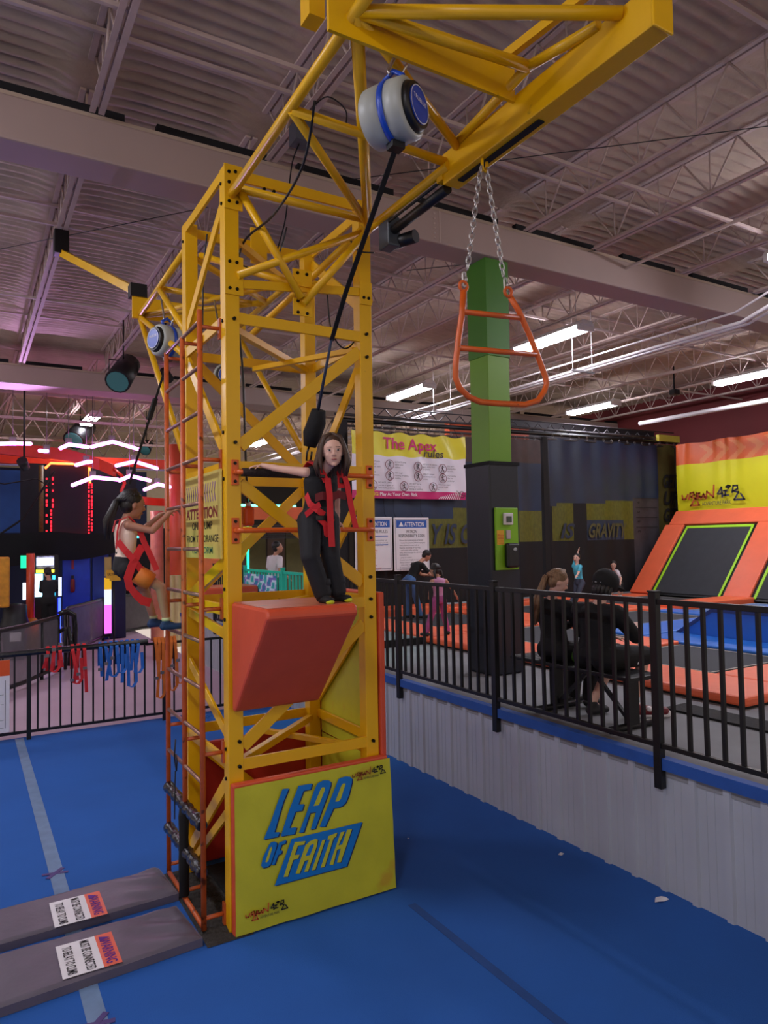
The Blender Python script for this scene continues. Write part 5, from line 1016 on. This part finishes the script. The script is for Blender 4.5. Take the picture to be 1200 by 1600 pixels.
def person(name, label, J, s, skin, hair, style, shirt, sleeve, pants, plen, shoes, vox=.012, h=None, face=True, group=None, handd=None, curl=.4, hairlen=.12, slim=1.0, loose=1.0, bag=1.0):
    P = {k: V(v) for k, v in J.items()}; h = h or s
    f = P['f'].normalized(); u = P.get('u', V((0, 0, 1))).normalized(); sd = f.cross(u).normalized(); u = sd.cross(f).normalized(); c = P['head']
    base = P['base'] if 'base' in P else V(((P['anR'].x+P['anL'].x)/2, (P['anR'].y+P['anL'].y)/2, min(P['toeR'].z, P['toeL'].z)-.03*s))
    t = thing('person', tuple(base), label, 'person', group)
    sh = (P['shR']-P['shL']); side = sh.normalized(); mid = (P['shR']+P['shL'])/2; hip = (P['hipR']+P['hipL'])/2
    def torso(b, g, sw=.2):
        sp = mid-hip; ax = [hip-sp*.1, hip, hip+sp*.22, hip+sp*.42, hip+sp*.62, hip+sp*.82, mid+sp*.02, mid.lerp(P['neck'], .7)]
        rr = [.10, .15, .135, .122, .135, .148, .125, .06]; b.poly(ax, [max(.03, q*s*slim)+g for q in rr], 20, flat=.68, up=tuple(side))
        for k in ('R', 'L'): b.capsule(mid.lerp(P['sh'+k], .2), .055*s+g, P['sh'+k] if sw < .3 else mid.lerp(P['sh'+k], sw), .046*s*slim+g, 12)
    def arm(b, k, g, frac=1.0):
        a, e, w = P['sh'+k], P['el'+k], P['wr'+k]
        if frac >= 1: b.capsule(a, .046*s*slim+g, e, .035*s+g, 12); b.capsule(e, .035*s+g, a.lerp(e, 1).lerp(w, min(1, frac-1) if frac < 2 else .97), .027*s+g, 12)
        elif frac > 0: b.capsule(a, .047*s*slim+g, a.lerp(e, frac), .041*s+g*1.3, 12)
    def leg(b, k, g, frac=2.0):
        a, e, w = P['hip'+k], P['kn'+k], P['an'+k]; 
        b.capsule(a, .085*s*slim+g, a.lerp(e, min(frac, 1)), (.054 if frac >= 1 else .066)*s+g, 14)
        if frac > 1:
            b.capsule(e, .053*s+g, e.lerp(w, .35), .052*s+g, 14); b.capsule(e.lerp(w, .35), .052*s+g, e.lerp(w, min(1, frac-1)), (.036)*s+g*(1.3 if frac > 1.7 else 1), 14)
    b = MB(); torso(b, 0)
    for k in ('R', 'L'):
        arm(b, k, 0, 2.0); b.capsule(P['el'+k], .035*s, P['el'+k].lerp(P['wr'+k], .35), .037*s, 12)
        w = P['wr'+k]; d = (handd or {}).get(k, (w-P['el'+k])); d, pn, sdn, cu = d if isinstance(d, tuple) and len(d) == 4 else (d, V((0, 0, -1)), 1 if k == 'R' else -1, curl)
        hand(b, w, d, pn, s, cu, sdn); leg(b, k, 0)
        if P['toe'+k] is not None: foot(b, P['an'+k], P['toe'+k], s)
    b.capsule(P['neck']-u*.02*s, .05*s*slim, c-u*.06*h-f*.012*h, .045*h, 14)
    b.ell(c+u*.012*h-f*.004*h, (.077*h, .094*h, .093*h), (sd, f, u), 22, 14); b.ell(c-u*.04*h+f*.02*h, (.061*h, .066*h, .074*h), (sd, f, u), 18, 12); b.ell(c-u*.098*h+f*.058*h, (.022*h, .02*h, .017*h), (sd, f, u))
    b.capsule(c+f*.083*h+u*.008*h, .008*h, c+f*.1*h-u*.028*h, .0125*h, 10); b.ell(c+f*.091*h-u*.03*h, (.017*h, .011*h, .009*h), (sd, f, u))
    for k in (-1, 1):
        b.ell(c+sd*k*.076*h-u*.012*h-f*.008*h, (.009*h, .018*h, .03*h), (sd, f, u), 10, 8); b.ell(c+sd*k*.036*h-u*.03*h+f*.055*h, (.022*h, .022*h, .026*h), (sd, f, u)); b.ell(c+sd*k*.03*h+u*.022*h+f*.078*h, (.02*h, .009*h, .006*h), (sd, f, u))
    b.build('body', skin, t, remesh=vox, smooth=4)
    if face:
        for k in (-1, 1):
            e = c+sd*k*.031*h+u*.003*h+f*.081*h
            q = MB(); q.ell(e, (.0125*h, .0075*h, .0062*h), (sd, f, u), 12, 8); eb = q.build('eye', mat('eye_white', '#d9d0cc', .25, var=0), t)
            q = MB(); q.ell(e+f*.0048*h, (.0072*h, .0052*h, .0066*h), (sd, f, u), 10, 8); q.build('iris', mat('iris_brown', '#2a1a12', .15, var=0), eb)
            q = MB(); q.capsule(e+u*.0075*h+sd*.014*h+f*.002*h, .0016*h, e+u*.0085*h-sd*.014*h+f*.003*h, .0018*h, 6); q.build('eyelid', hair, t)
            q = MB(); q.capsule(e+u*.022*h-sd*k*.014*h+f*.006*h, .0032*h, e+u*.023*h+sd*k*.016*h-f*.004*h, .0022*h, 6); q.build('eyebrow', hair, t)
        q = MB(); q.capsule(c+f*.084*h-u*.062*h-sd*.016*h, .0036*h, c+f*.089*h-u*.0605*h, .0042*h, 8); q.capsule(c+f*.089*h-u*.0605*h, .0042*h, c+f*.084*h-u*.062*h+sd*.016*h, .0036*h, 8); q.ell(c+f*.0865*h-u*.0655*h, (.014*h, .005*h, .0035*h), (sd, f, u)); q.build('lips', mat('lips', '#A8605a', .4, var=0), t)
    if shirt:
        b = MB(); torso(b, max(.011, .012*s)*loose, .2 if sleeve else .62)
        for k in ('R', 'L'): arm(b, k, max(.009, .011*s)*loose, sleeve)
        b.build('top', shirt, t, remesh=vox, smooth=3)
    if pants:
        b = MB(); sp = mid-hip; b.poly([hip-sp*.12, hip-sp*.02, hip+sp*.12, hip+sp*.3], [(.11*slim)*s+.012, (.152*slim)*s+.012, (.146*slim)*s+.014, (.125*slim)*s+.014], 20, flat=.74, up=tuple(side))
        for k in ('R', 'L'): leg(b, k, (.014 if plen <= 1.2 else .016)*s*loose*bag, plen)
        b.build('trousers' if plen > 1.2 else 'shorts', pants, t, remesh=vox, smooth=3)
    if shoes:
        for k in ('R', 'L'):
            if P['toe'+k] is not None: b = MB(); foot(b, P['an'+k]-V((0, 0, .02*s)), P['toe'+k]+V((0, 0, 0)), s, grow=1.22); b.build('shoe', shoes, t, remesh=min(vox, .008), smooth=2)
    # hair
    random.seed(len(label)); b = MB()
    if style != 'cap': b.ell(c+u*.036*h-f*.022*h, (.086*h, .094*h, .089*h), (sd, f, u), 22, 14); b.ell(c-f*.042*h-u*.008*h, (.079*h, .062*h, .078*h), (sd, f, u), 20, 12)
    if style in ('long', 'pony', 'pigtails'):
        n = 60 if style == 'long' else 26
        lock = MB()
        for i in range(n):
            a = math.pi*2*i/n; cs, sn = math.cos(a), math.sin(a)      # a=0 front
            if cs > (.5 if style == 'long' else .2): continue
            ss = (-1 if sn < 0 else 1); p0 = c+u*.125*h+f*(.01)*h+sd*ss*.006*h; e = c+sd*sn*.088*h+f*(cs*.098-.012)*h
            m1 = c+(sd*sn*.062+f*(cs*.066-.005)+u*.1)*h; m2 = e+u*.035*h; m3 = e-u*.03*h+sd*sn*.008*h
            if style == 'long':
                Lh = hairlen*random.uniform(.85, 1.12); ins = random.uniform(-.012, .02); z = V((0, 0, -1)); pts = [p0, m1, m2, m3+sd*sn*.01*h, m3+z*Lh*.45+sd*sn*(.014+ins)*h+f*cs*.01, m3+z*Lh+sd*sn*(ins)*h+f*(cs*.0+.01*random.random())*h]
                rr = [.011*h, .017*h, .019*h, .019*h, .015*h, .004*h]
            else:
                tl = c-f*.11*h+u*.0*h; pts = [p0, m1*.5+m2*.5, m2.lerp(tl, .45)+(m2-c)*.12, tl]; rr = [.011*h, .017*h, .016*h, .01*h]
            lock.poly(pts, rr, 7)
        b2 = lock
        b2.v = b.v+b2.v; off = len(b.v); b2.f = list(b.f)+[tuple(q+off for q in ff) for ff in b2.f]; b2.sm = b.sm+b2.sm; b2.mi = b.mi+b2.mi; b = b2
    if style == 'pony':
        tl = c-f*.11*h+u*.0*h; tail = P.get('tail', tl-V((0, 0, .25*h)))
        for i in range(9):
            o = V((random.uniform(-1, 1), random.uniform(-1, 1), random.uniform(-1, 1)))*.02*h; mm = tl.lerp(tail, .5)-f*.035*h+o*1.4; b.poly([tl+f*.02*h, tl-f*.02*h+o*.4, mm, tail+o*1.3], [.016*h, .022*h, .019*h, .004*h], 7)
    if style == 'pigtails':
        for k in (-1, 1):
            a0 = c-f*.05*h+sd*k*.08*h; b.poly([a0, a0+sd*k*.03*h-u*.03*h, a0+sd*k*.035*h-u*.12*h, a0+sd*k*.02*h-u*.2*h], [.018*h, .026*h, .022*h, .006*h], 9)
    if style == 'cap':
        for i in range(16):
            a = math.pi*2*i/16; 
            if math.cos(a) > .35: continue
            e = c+sd*math.sin(a)*.074*h+f*(math.cos(a)*.082-.01)*h; b.poly([e+u*.0*h, e-u*.05*h, e-u*.13*h], [.018*h, .024*h, .012*h], 7)
    b.build('hair', hair, t)
    return t, dict(c=c, f=f, u=u, sd=sd, s=s, h=h)
# 1 the child on the platform
BT = mat('black_tank_top', '#0f0f13', .8, var=.2, vscale=12, bump=.4, bscale=14)
BP = mat('charcoal_trousers', '#16171c', .75, var=.2, vscale=7, bump=.5, bscale=9)
J = dict(head=(1.972, 3.955, 3.07), f=(-.33, -.93, -.1), u=(-.1, -.12, 1), neck=(1.955, 4.06, 2.965), shR=(1.86, 4.11, 2.945), shL=(2.085, 4.12, 2.93), elR=(1.76, 4.32, 2.985), wrR=(1.685, 4.43, 3.015), elL=(2.19, 4.34, 2.745), wrL=(2.225, 4.40, 2.64),
    hipR=(1.885, 4.11, 2.63), hipL=(2.0, 4.11, 2.63), knR=(1.845, 4.03, 2.41), knL=(2.0, 4.06, 2.41), anR=(1.925, 4.03, 2.185), anL=(2.045, 4.06, 2.19), toeR=(1.925, 3.91, 2.14), toeL=(2.075, 3.955, 2.142))
kid, K = person('person', 'long-haired child in black with red harness standing on the orange wedge, gripping the bars', J, .66, SKIN, HAIRB, 'long', BT, 0, BP, 2.0, None, vox=.006, h=.86, hairlen=.13,
    handd=dict(R=(V((-.9, .25, -.12)), V((0, .1, -1)), 1, .22), L=(V((.15, .45, -.6)), V((0, -.3, -.6)), -1, .75)), slim=1.1, loose=1.25, bag=2.0)
for k in ('R', 'L'):
    an, toe = V(J['an'+k]), V(J['toe'+k]); b = MB(); foot(b, an-V((0, 0, .012)), toe, .66, grow=1.2); sk = b.build('sock', mat('black_sock', '#121214', .8, bump=.2), kid, remesh=.006, smooth=2)
    b = MB(); d = (toe-an); d.z = 0; d.normalize(); b.ell(toe-d*.012-V((0, 0, .008)), (.027, .027, .018), (d, d.cross(V((0, 0, 1))), V((0, 0, 1)))); b.build('yellow_toe', mat('sock_lime', '#C9D321', .7), sk)
    b = MB(); b.poly([an+V((0, 0, -.006)), an+V((0, 0, .02))], [.034, .033], 14); b.build('sock_cuff', mat('sock_grey', '#8d8a80', .8), sk)
    b = MB(); b.poly([an+V((0, 0, .022)), an+V((0, 0, .05)), an+V((0, 0, .085))], [.036, .056, .05], 16); b.build('gathered_cuff', BP, kid)
hz = thing('climbing_harness', (1.98, 4.02, 2.8), 'red full-body harness worn by the child on the platform', 'harness')
def strap(pts, w, nm='strap', m=REDW, par=hz, th=.004, wv=(1, 0, 0)):
    b = MB(); b.ribbon(pts, V(wv).normalized()*w, th); return b.build(nm, m, par)
strap([(1.885, 4.19, 2.97), (1.885, 4.1, 3.012), (1.9, 4.03, 2.985), (1.925, 4.0, 2.93), (1.945, 3.985, 2.87)], .045)
strap([(2.06, 4.18, 2.96), (2.065, 4.1, 3.0), (2.06, 4.03, 2.96), (2.05, 4.0, 2.9), (2.045, 3.985, 2.84)], .045)
strap([(1.945, 3.975, 2.9), (1.95, 3.96, 2.8), (1.953, 3.955, 2.6), (1.957, 3.95, 2.47)], .042, 'hanging_strap')
strap([(2.06, 3.975, 2.93), (2.075, 3.96, 2.86), (2.1, 3.95, 2.7), (2.125, 3.945, 2.585)], .038, 'hanging_strap')
strap([(1.87, 4.0, 2.775), (1.915, 3.985, 2.79), (1.97, 3.985, 2.78), (2.03, 3.99, 2.8), (2.09, 4.01, 2.79)], .05, 'chest_strap', DKRW, wv=(0, 0, 1))
strap([(1.84, 4.07, 2.8), (1.845, 4.03, 2.74), (1.885, 4.0, 2.7), (1.93, 4.0, 2.67)], .04, 'hip_strap', wv=(.6, 0, .8)); strap([(1.825, 4.05, 2.67), (1.86, 4.01, 2.71), (1.9, 3.99, 2.735)], .035, 'hip_strap', wv=(-.4, 0, .9))
strap([(1.9, 3.995, 2.64), (1.94, 3.985, 2.6), (1.95, 3.99, 2.54)], .05, 'leg_strap'); strap([(1.98, 3.99, 2.64), (1.96, 3.985, 2.6), (1.952, 3.992, 2.53)], .035, 'leg_strap')
for a in ((1.87, 1.95, 3.985, 3.995, 2.635, 2.665), (1.9, 1.93, 3.975, 3.99, 2.9, 2.92), (2.035, 2.075, 3.975, 3.99, 2.87, 2.905)): b = MB(); b.box(*a); b.build('buckle', BLK, hz, bevel=.003)
b = MB(); b.poly([(1.93, 4.17, 3.03), (1.92, 4.185, 2.99), (1.94, 4.19, 2.93)], .02, 8); b.build('back_loop', DKRW, hz)
# 2 the climbing girl
J = dict(head=(1.035, 5.32, 2.795), f=(.93, .12, -.12), neck=(.985, 5.32, 2.68), shR=(.985, 5.2, 2.64), shL=(.985, 5.43, 2.64), elR=(1.13, 5.13, 2.6), wrR=(1.265, 5.16, 2.735), elL=(1.12, 5.46, 2.6), wrL=(1.262, 5.42, 2.735),
    hipR=(.985, 5.25, 2.33), hipL=(.985, 5.39, 2.33), knR=(1.2, 5.2, 2.2), knL=(1.14, 5.43, 2.17), anR=(1.24, 5.2, 1.955), anL=(1.2, 5.42, 1.955), toeR=(1.36, 5.2, 1.91), toeL=(1.33, 5.42, 1.91), tail=(.87, 5.33, 2.56))
girl, G = person('person', 'girl with dark ponytail in peach top and red harness climbing the orange ladder', J, .68, SKIND, HAIRD, 'pony', mat('peach_top', '#FFE0CA', .7, bump=.3, bscale=14, var=.08), 0, mat('black_shorts', '#131216', .8, var=.2), .55, None, vox=.007, h=.9,
    handd=dict(R=(V((.75, .1, .25)), V((0, 0, -1)), 1, .8), L=(V((.75, -.1, .25)), V((0, 0, -1)), -1, .8)), slim=1.05)
for k, cz in (('R', 0), ('L', 1)):
    an, toe = V(J['an'+k]), V(J['toe'+k]); b = MB(); foot(b, an-V((0, 0, .008)), toe, .68, grow=1.14); sk = b.build('sock', mat('navy_sock', '#1d3a63', .8, var=.5, vscale=16), girl, remesh=.007, smooth=2)
    b = MB(); d = V((1, 0, 0)); b.ell(toe-d*.008, (.025, .027, .022)); b.build('lime_toe', mat('sock_lime', '#C9D321', .7), sk); b = MB(); b.poly([an, an+V((0, 0, .022))], [.031, .031], 14); b.build('sock_cuff', mat('sock_cream', '#c9c79a', .8), sk)
hg = thing('climbing_harness', (.99, 5.3, 2.4), 'red harness with orange leg pad worn by the climbing girl', 'harness')
def hs(pts, w, nm='strap', m=REDW, wv=(0, 1, 0), th=.005): b = MB(); b.ribbon(pts, V(wv).normalized()*w, th); return b.build(nm, m, hg)
hs([(1.03, 5.21, 2.66), (.985, 5.21, 2.705), (.93, 5.215, 2.68), (.912, 5.22, 2.6), (.905, 5.22, 2.48)], .045); hs([(1.03, 5.4, 2.66), (.985, 5.4, 2.7), (.93, 5.4, 2.68), (.912, 5.4, 2.6)], .045)
hs([(.91, 5.2, 2.53), (.96, 5.175, 2.46), (1.01, 5.165, 2.4), (1.06, 5.175, 2.33), (1.09, 5.19, 2.25)], .045, wv=(.6, 0, .7)); hs([(1.08, 5.2, 2.5), (1.04, 5.175, 2.44), (1.0, 5.165, 2.36), (.97, 5.165, 2.27), (.99, 5.17, 2.18)], .055, wv=(.8, 0, -.2))
hs([(1.05, 5.19, 2.62), (1.085, 5.18, 2.52), (1.13, 5.175, 2.42), (1.17, 5.17, 2.32)], .04, 'hanging_strap', wv=(1, 0, .25)); hs([(.98, 5.17, 2.22), (1.02, 5.17, 2.16), (1.07, 5.18, 2.11), (1.13, 5.19, 2.09)], .06, 'hanging_strap', wv=(.3, 0, 1))
b = MB(); b.poly([(1.04, 5.22, 2.3), (1.1, 5.215, 2.26), (1.14, 5.21, 2.235)], [.066, .068, .064], 16, flat=1.05); b.build('leg_pad', ORW, hg)
b = MB(); b.poly([(.93, 5.3, 2.46), (.96, 5.3, 2.38), (.97, 5.3, 2.34)], [.02, .02, .02], 8); b.build('buckle', BLK, hg)
# 3 seated pair
BK = mat('black_jersey', '#0b0b0d', .85, var=.2, vscale=9, bump=.3, bscale=12)
J = dict(head=(4.68, 4.79, 2.1), f=(.72, -.45, -.4), neck=(4.655, 4.84, 1.96), shR=(4.68, 4.68, 1.88), shL=(4.62, 5.03, 1.88), elR=(4.78, 4.62, 1.64), wrR=(4.93, 4.78, 1.72), elL=(4.76, 5.02, 1.62), wrL=(4.95, 4.92, 1.68), hipR=(4.63, 4.72, 1.475), hipL=(4.63, 4.9, 1.475),
    knR=(5.03, 4.72, 1.44), knL=(5.03, 4.92, 1.44), anR=(4.98, 4.74, 1.03), anL=(4.98, 4.94, 1.03), toeR=(5.12, 4.74, .97), toeL=(5.12, 4.94, .97), tail=(4.52, 4.93, 1.72), base=(4.63, 4.8, 1.4))
wom, _ = person('person', 'woman with blonde-brown ponytail in black top sitting on the bench looking down', J, .9, SKIN, HAIRL, 'pony', BK, 1.9, mat('black_leggings', '#0c0c0f', .8), 2.0, mat('black_shoe', '#0e0e10', .5), vox=.01, h=.95, loose=1.8)
b = MB(); b.box(4.92, 5.0, 4.8, 4.86, 1.66, 1.78); tag(b.build('phone', mat('pink_phone', '#b23a5a', .3), bevel=.006), 'pink phone held by the seated woman', 'phone')
J = dict(head=(4.72, 4.27, 2.09), f=(.85, -.05, -.35), neck=(4.67, 4.29, 1.95), shR=(4.66, 4.11, 1.86), shL=(4.65, 4.51, 1.86), elR=(4.84, 4.07, 1.66), wrR=(5.0, 4.19, 1.72), elL=(4.82, 4.54, 1.62), wrL=(5.0, 4.45, 1.6), hipR=(4.62, 4.21, 1.485), hipL=(4.62, 4.41, 1.485),
    knR=(5.06, 4.17, 1.47), knL=(5.04, 4.45, 1.46), anR=(5.0, 4.25, 1.05), anL=(4.78, 4.51, 1.05), toeR=(5.22, 4.11, .985), toeL=(4.93, 4.49, .97), base=(4.62, 4.29, 1.4))
man, M_ = person('person', 'person in black cap and black top with shorts sitting on the bench, seen from behind', J, .98, SKIN, HAIRD, 'cap', BK, 1.1, mat('black_shorts2', '#0d0d10', .8, var=.15), 1.0, None, vox=.01, h=.98, slim=1.1, loose=2.4)
b = MB(); c, f, u, sd = M_['c'], M_['f'], M_['u'], M_['sd']
b.ell(c+u*.03-f*.008, (.106, .122, .108), (sd, f, u), 24, 14); b.ell(c+f*.14+u*.015, (.07, .075, .008), (sd, f, u)); cp = b.build('cap', BK, man)
b = MB(); b.ell(c+u*.139, (.01, .01, .006), (sd, f, u)); b.build('cap_button', BLK, cp); b = MB(); b.poly([c-f*.1+sd*.05-u*.01, c-f*.116-u*.014, c-f*.1-sd*.05-u*.01], .006, 6); b.build('cap_strap', ALU, cp)
b = MB(); foot(b, V((5.0, 4.25, 1.03)), V((5.24, 4.1, .985)), 1.05, grow=1.25); sn = b.build('sneaker', mat('sneaker_red', '#6f1420', .45, var=.1), man, remesh=.008, smooth=2); sn['label'] = 'dark red sneaker with white sole'
b = MB(); b.capsule((4.97, 4.27, .962), .04, (5.24, 4.1, .962), .036, 12); b.build('sole', PRIW, sn)
b = MB(); b.ell((5.09, 4.16, 1.01), (.035, .035, .022)); b.build('white_panel', PRIW, sn); b = MB(); b.poly([(5.0, 4.25, 1.08), (5.01, 4.24, 1.2)], [.048, .05], 14); b.build('white_sock', PRIW, man)
b = MB(); foot(b, V((4.78, 4.51, 1.03)), V((4.93, 4.49, .97)), .98, grow=1.2); b.build('slipper', mat('dark_slipper', '#1c1c1f', .6), man, remesh=.009, smooth=2)
b = MB(); b.ribbon([(4.88, 4.11, 1.7), (4.9, 4.09, 1.6), (4.94, 4.09, 1.5), (4.9, 4.1, 1.42)], (.03, 0, 0), .004); b.build('lanyard_tail', PRIW, man)
b = MB(); b.ell((4.7, 4.61, 1.44), (.05, .05, .06)); b.poly([(4.7, 4.61, 1.49), (4.7, 4.61, 1.54)], .015, 8); tag(b.build('drink_bottle', mat('lime_bottle', '#4f7f2a', .3)), 'green bottle standing on the bench between the two seated people', 'bottle')
# 4 background people
DEN = mat('denim', '#3d5f8f', .8, var=.2, vscale=12)
J = dict(head=(7.62, 11.3, 2.2), f=(.75, -.3, -.5), neck=(7.48, 11.3, 2.1), shR=(7.42, 11.15, 2.03), shL=(7.4, 11.45, 2.03), elR=(7.56, 11.1, 1.84), wrR=(7.75, 11.1, 1.82), elL=(7.55, 11.4, 1.84), wrL=(7.74, 11.35, 1.82), hipR=(7.2, 11.2, 1.72), hipL=(7.2, 11.4, 1.72),
    knR=(7.3, 11.2, 1.4), knL=(7.26, 11.4, 1.4), anR=(7.38, 11.2, 1.1), anL=(7.22, 11.4, 1.1), toeR=(7.5, 11.15, 1.06), toeL=(7.34, 11.35, 1.06))
person('person', 'adult in black T-shirt and jeans bending over beside the rule boards', J, .86, SKINT, HAIRD, 'short', BK, .6, DEN, 2.0, mat('dark_shoe', '#17171a', .6), face=True, vox=.014, h=.9)
PNK = mat('pink_outfit', '#c98ab0', .7, var=.1); PNK2 = mat('magenta_trousers', '#a84884', .7, var=.35, vscale=7)
J = dict(head=(6.27, 9.08, 2.03), f=(-.35, .85, -.25), neck=(6.28, 9.02, 1.92), shR=(6.4, 8.98, 1.87), shL=(6.14, 8.98, 1.87), elR=(6.54, 9.0, 1.72), wrR=(6.64, 9.02, 1.6), elL=(6.1, 8.98, 1.7), wrL=(6.16, 9.08, 1.64), hipR=(6.34, 8.98, 1.56), hipL=(6.2, 8.98, 1.56),
    knR=(6.36, 8.98, 1.32), knL=(6.14, 9.02, 1.32), anR=(6.4, 8.95, 1.11), anL=(6.04, 9.0, 1.11), toeR=(6.44, 9.05, 1.065), toeL=(6.0, 9.1, 1.065))
person('person', 'girl with two pigtails in pink outfit walking on the court', J, .68, SKINT, HAIRD, 'pigtails', PNK, 0, PNK2, 2.0, mat('dark_shoe', '#17171a', .6), face=False, vox=.012, h=.86)
J = dict(head=(11.3, 11.0, 2.06), f=(-.85, -.3, 0), neck=(11.3, 11.0, 1.94), shR=(11.3, 10.9, 1.88), shL=(11.32, 11.12, 1.88), elR=(11.18, 10.85, 1.74), wrR=(11.08, 10.8, 1.7), elL=(11.4, 11.12, 2.04), wrL=(11.45, 11.1, 2.2), hipR=(11.36, 10.93, 1.52), hipL=(11.36, 11.07, 1.52),
    knR=(11.22, 10.9, 1.33), knL=(11.3, 11.06, 1.28), anR=(11.12, 10.92, 1.1), anL=(11.14, 11.08, 1.1), toeR=(10.98, 10.9, 1.06), toeL=(11.0, 11.05, 1.06))
person('person', 'boy in turquoise T-shirt with raised arm leaping on a trampoline', J, .72, SKIN, HAIRD, 'short', mat('turquoise_shirt', '#4FB6CF', .7, bump=.2), .6, mat('slate_trousers', '#3b4152', .8), 2.0, mat('dark_shoe', '#17171a', .6), face=True, vox=.013, h=.84, curl=.2)
J = dict(head=(13.5, 11.95, 1.82), f=(-.7, -.6, -.2), neck=(13.55, 12.0, 1.71), shR=(13.52, 11.86, 1.65), shL=(13.7, 12.06, 1.65), elR=(13.52, 11.74, 1.5), wrR=(13.42, 11.68, 1.42), elL=(13.86, 12.05, 1.45), wrL=(13.84, 12.0, 1.3), hipR=(13.66, 11.9, 1.34), hipL=(13.78, 12.02, 1.34),
    knR=(13.52, 11.82, 1.2), knL=(13.72, 11.9, 1.18), anR=(13.56, 11.86, 1.07), anL=(13.74, 11.96, 1.07), toeR=(13.46, 11.78, 1.055), toeL=(13.64, 11.88, 1.055))
person('person', 'boy in white T-shirt and black shorts crouching on the far trampoline', J, .68, SKIN, HAIRD, 'short', mat('white_shirt', '#D9CFD4', .7, bump=.2), .6, BP, .9, mat('pale_shoe', '#c9c2c0', .6), face=True, vox=.013, h=.84)
J = dict(head=(4.83, 11.95, 2.42), f=(.85, -.3, .1), neck=(4.8, 11.98, 2.3), shR=(4.82, 11.82, 2.22), shL=(4.76, 12.16, 2.22), elR=(4.78, 11.74, 2.0), wrR=(4.92, 11.7, 1.88), elL=(4.74, 12.2, 1.98), wrL=(4.86, 12.15, 1.86), hipR=(4.74, 11.9, 1.76), hipL=(4.72, 12.08, 1.76),
    knR=(4.76, 11.9, 1.36), knL=(4.72, 12.08, 1.36), anR=(4.74, 11.9, 1.0), anL=(4.7, 12.08, 1.0), toeR=(4.86, 11.86, .96), toeL=(4.82, 12.04, .96))
person('person', 'dark-haired young man in white T-shirt walking behind the teal-lit railing', J, .93, SKINT, HAIRD, 'short', mat('white_shirt', '#D9CFD4', .7, bump=.2), .65, BP, 2.0, mat('dark_shoe', '#17171a', .6), face=True, vox=.014, h=.95)
J = dict(head=(1.64, 18.3, 2.0-.4+.3), f=(-.3, .9, -.3), neck=(1.66, 18.2, 1.76), shR=(1.8, 18.2, 1.68), shL=(1.52, 18.2, 1.68), elR=(1.84, 18.3, 1.48), wrR=(1.78, 18.5, 1.44), elL=(1.5, 18.3, 1.48), wrL=(1.56, 18.5, 1.44), hipR=(1.73, 18.15, 1.2), hipL=(1.57, 18.15, 1.2),
    knR=(1.74, 18.2, .62), knL=(1.57, 18.2, .62), anR=(1.74, 18.15, .08), anL=(1.57, 18.15, .08), toeR=(1.76, 18.3, .04), toeL=(1.57, 18.3, .04))
person('person', 'dark silhouette of a person playing at the glowing arcade machine', J, 1.0, SKINT, HAIRD, 'short', mat('dark_hoodie', '#15171f', .8), 1.9, BK, 2.0, mat('dark_shoe', '#17171a', .6), face=False, vox=.018, h=1.0)
